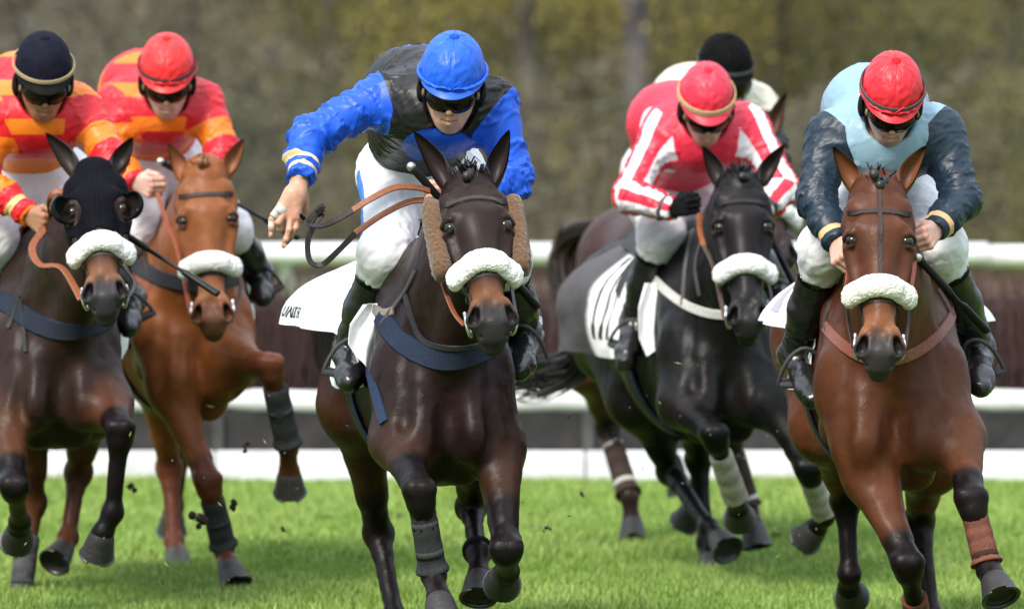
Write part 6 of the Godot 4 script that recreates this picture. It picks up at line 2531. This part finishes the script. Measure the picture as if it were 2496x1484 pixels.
	rein(h, [P(1706, 520, z + 0.24), P(1706, 560, z + 0.26), P(1716, 600, z + 0.3)], 0.018, org, "rein_grip")
	rein(h, [P(1716, 600, z + 0.3), P(1740, 655, z + 0.4), HX * V(-0.08, -0.545, -0.05)], 0.016, Color(0.12, 0.09, 0.07))
	rein(h, [HX * V(0.08, -0.545, -0.05), HX * V(0.1, -0.38, -0.18), j.gripR], 0.013, Color(0.05, 0.03, 0.025))
	whip(P(1850, 520, z + 0.12), P(1945, 712, z + 0.1), "dark whip hanging beside the black horse's white noseband", 0.2)

func runner_e():
	var z := -5.0
	var br := Color(0.055, 0.024, 0.016)
	var h := horse({
		"label": "brown horse almost hidden behind the black horse", "z": z,
		"poll": [1868, 320, 0.4], "muz": [1900, 660], "hyaw": 12.0, "htilt": 0.0,
		"ears": [[1822, 320, 1800, 250, -0.02, 0.3], [1880, 305, 1914, 226, -0.02, 0.4]],
		"chest": [1745, 760, 0.1], "rump": [1588, 665, -1.3], "neck": [1800, 520, 0.15], "wide": 0.72,
		"fl": [[1690, 880, 0.12], [1700, 1030, 0.2], [1700, 1200, 0.0], [1690, 1235, -0.06], [1668, 1275, -0.12]],
		"fr": [[1790, 890, 0.1], [1778, 1060, 0.2], [1826, 1240, 0.2], [1836, 1280, 0.24], [1848, 1345, 0.26]],
		"hl": [[1440, 880, -1.05], [1480, 1040, -1.3], [1534, 1210, -1.1], [1540, 1270, -1.1], [1545, 1335, -1.05]],
		"hr": [[1560, 870, -1.05], [1600, 1000, -1.4], [1640, 1130, -1.4], [1650, 1160, -1.4], [1660, 1200, -1.4]],
		"col": br, "low": Color(0.03, 0.018, 0.015), "warm": Color(0.14, 0.06, 0.03), "muzcol": Color(0.03, 0.024, 0.024), "stock": 0.9,
		"earcol": Color(0.085, 0.04, 0.03), "earin": Color(0.1, 0.05, 0.035),
		"tail": [[1440, 560, -1.5], [1415, 560, -1.75], [1382, 610, -1.85], [1380, 680, -1.85], [1398, 750, -1.82], [1404, 800, -1.8]],
		"wraps": [["hl", 0.2, 0.98, 0.043, 0.047, Color(0.06, 0.04, 0.032), true, [0.12, 0.8], Color(0.62, 0.6, 0.56)], ["fr", 0.25, 0.98, 0.043, 0.046, Color(0.06, 0.04, 0.032), true, [0.1, 0.85], Color(0.62, 0.6, 0.56)]],
	})
	var jd := {
		"label": "jockey in cream and black silks and black cap, mostly hidden", "z": z,
		"head": [1768, 184, 0.05], "pitch": 26.0, "yaw": 14.0, "roll": 0.0, "headsize": 1.06,
		"back": [1690, 250, -0.3], "pelvis": [1640, 420, -0.5], "shL": [1680, 262, -0.1], "shR": [1852, 254, -0.1],
		"elL": [1640, 380, 0.0], "wrL": [1720, 440, 0.14], "elR": [1880, 350, 0.0], "wrR": [1830, 450, 0.1],
		"knL": [1600, 520, -0.15], "anL": [1560, 690, -0.4], "toL": [1560, 760, -0.2], "knR": [1800, 520, -0.2], "anR": [1880, 680, -0.4], "toR": [1880, 740, -0.2],
		"skin": Color(0.5, 0.27, 0.2), "cap": Color(0.005, 0.005, 0.006), "band": Color(0.09, 0.09, 0.09), "bandwide": false, "ruffle": false, "capmat": "cloth",
		"cols": [Color(0.7, 0.66, 0.52), Color(0.013, 0.013, 0.014)], "fold": 0.8,
	}
	jd["pattern"] = func(p, j, chest, spine, side):
		var s := sleeve(p, j, chest, 0.03)
		if s[0]:
			return 1 if s[1] > 0.08 else 0
		return 0
	var j := jockey(jd)
	saddle(h, j, "small dark race saddle on the hidden brown horse")
	var HX: Transform3D = h.HX
	rein(h, [HX * V(0.08, -0.545, -0.05), HX * V(0.13, -0.4, -0.16), j.gripR], 0.016, Color(0.05, 0.03, 0.025))
	whip(P(1900, 600, z + 0.3), P(1975, 668, z + 0.4), "thin dark whip beside the hidden brown horse's muzzle", 0.08)

func small_things():
	var rr := RandomNumberGenerator.new()
	rr.seed = 17
	var where := ["above the grass left of the chestnut's near boot, largest", "above the grass right of the largest clod", "before the white foot board left of the chestnut", "just left of the chestnut's raised hoof", "under the chestnut's raised hoof", "low between the dark bay and the banded leg", "beside the banded hind leg", "high by the white padded roll"]
	var clods := [[480, 1274, -2.6, 0.021], [566, 1230, -2.8, 0.014], [318, 1188, -4.0, 0.014], [598, 1090, -3.0, 0.01], [690, 1290, -3.0, 0.008], [1330, 1290, -2.4, 0.009], [1420, 1205, -3.2, 0.008], [1385, 1010, -3.2, 0.007]]
	for i in clods.size():
		var c: Array = clods[i]
		var p := P(c[0], c[1], c[2])
		var m := Msh.new()
		for k in 5:
			ball(p + V(rr.randfn(), rr.randfn(), rr.randfn()) * c[3] * 0.7, V(1, 1, 1) * c[3] * rr.randf_range(0.4, 0.85), Color(0.035, 0.02, 0.012), m, 10, 7)
		push(m, func(q): return c[3] * 0.45 * noise.get_noise_3dv(q * 70.0))
		lone("turf_clod", m, "soil", "dark clod of earth kicked up " + where[i], "clod", p, "clods of earth thrown up by the hooves")
	var bits := Msh.new()
	for i in 150:
		var u := rr.randf_range(60, 2480)
		var v := rr.randf_range(880, 1440)
		var zz := rr.randf_range(-3.5, -0.6)
		var p := P(u, v, zz)
		var dk := rr.randf() < 0.7
		var l := rr.randf_range(0.002, 0.006) if dk else rr.randf_range(0.005, 0.018)
		var a := V(rr.randfn(), rr.randfn(), rr.randfn() * 0.4).normalized()
		var s := a.cross(V(0, 0.3, 1)).normalized() * (0.0016 if not dk else l * 0.6)
		var c := Color(0.04, 0.025, 0.015) if dk else Color(0.2, 0.26, 0.04).lerp(Color(0.3, 0.27, 0.09), rr.randf())
		var k := bits.v.size()
		bits.v.append_array([p - a * l - s * 0.4, p + s, p + a * l, p - s])
		var q := V(0, 0.5, 0.8)
		bits.n.append_array([q, q, q, q])
		bits.c.append_array([c, c, c, c])
		bits.t.append_array([k, k + 1, k + 2, k, k + 2, k + 3])
	var o := lone("turf_crumbs", bits, "grass", "crumbs of earth and cut grass flying above the turf between the horses", "turf crumbs", Vector3.ZERO)
	o.set_meta("kind", "stuff")
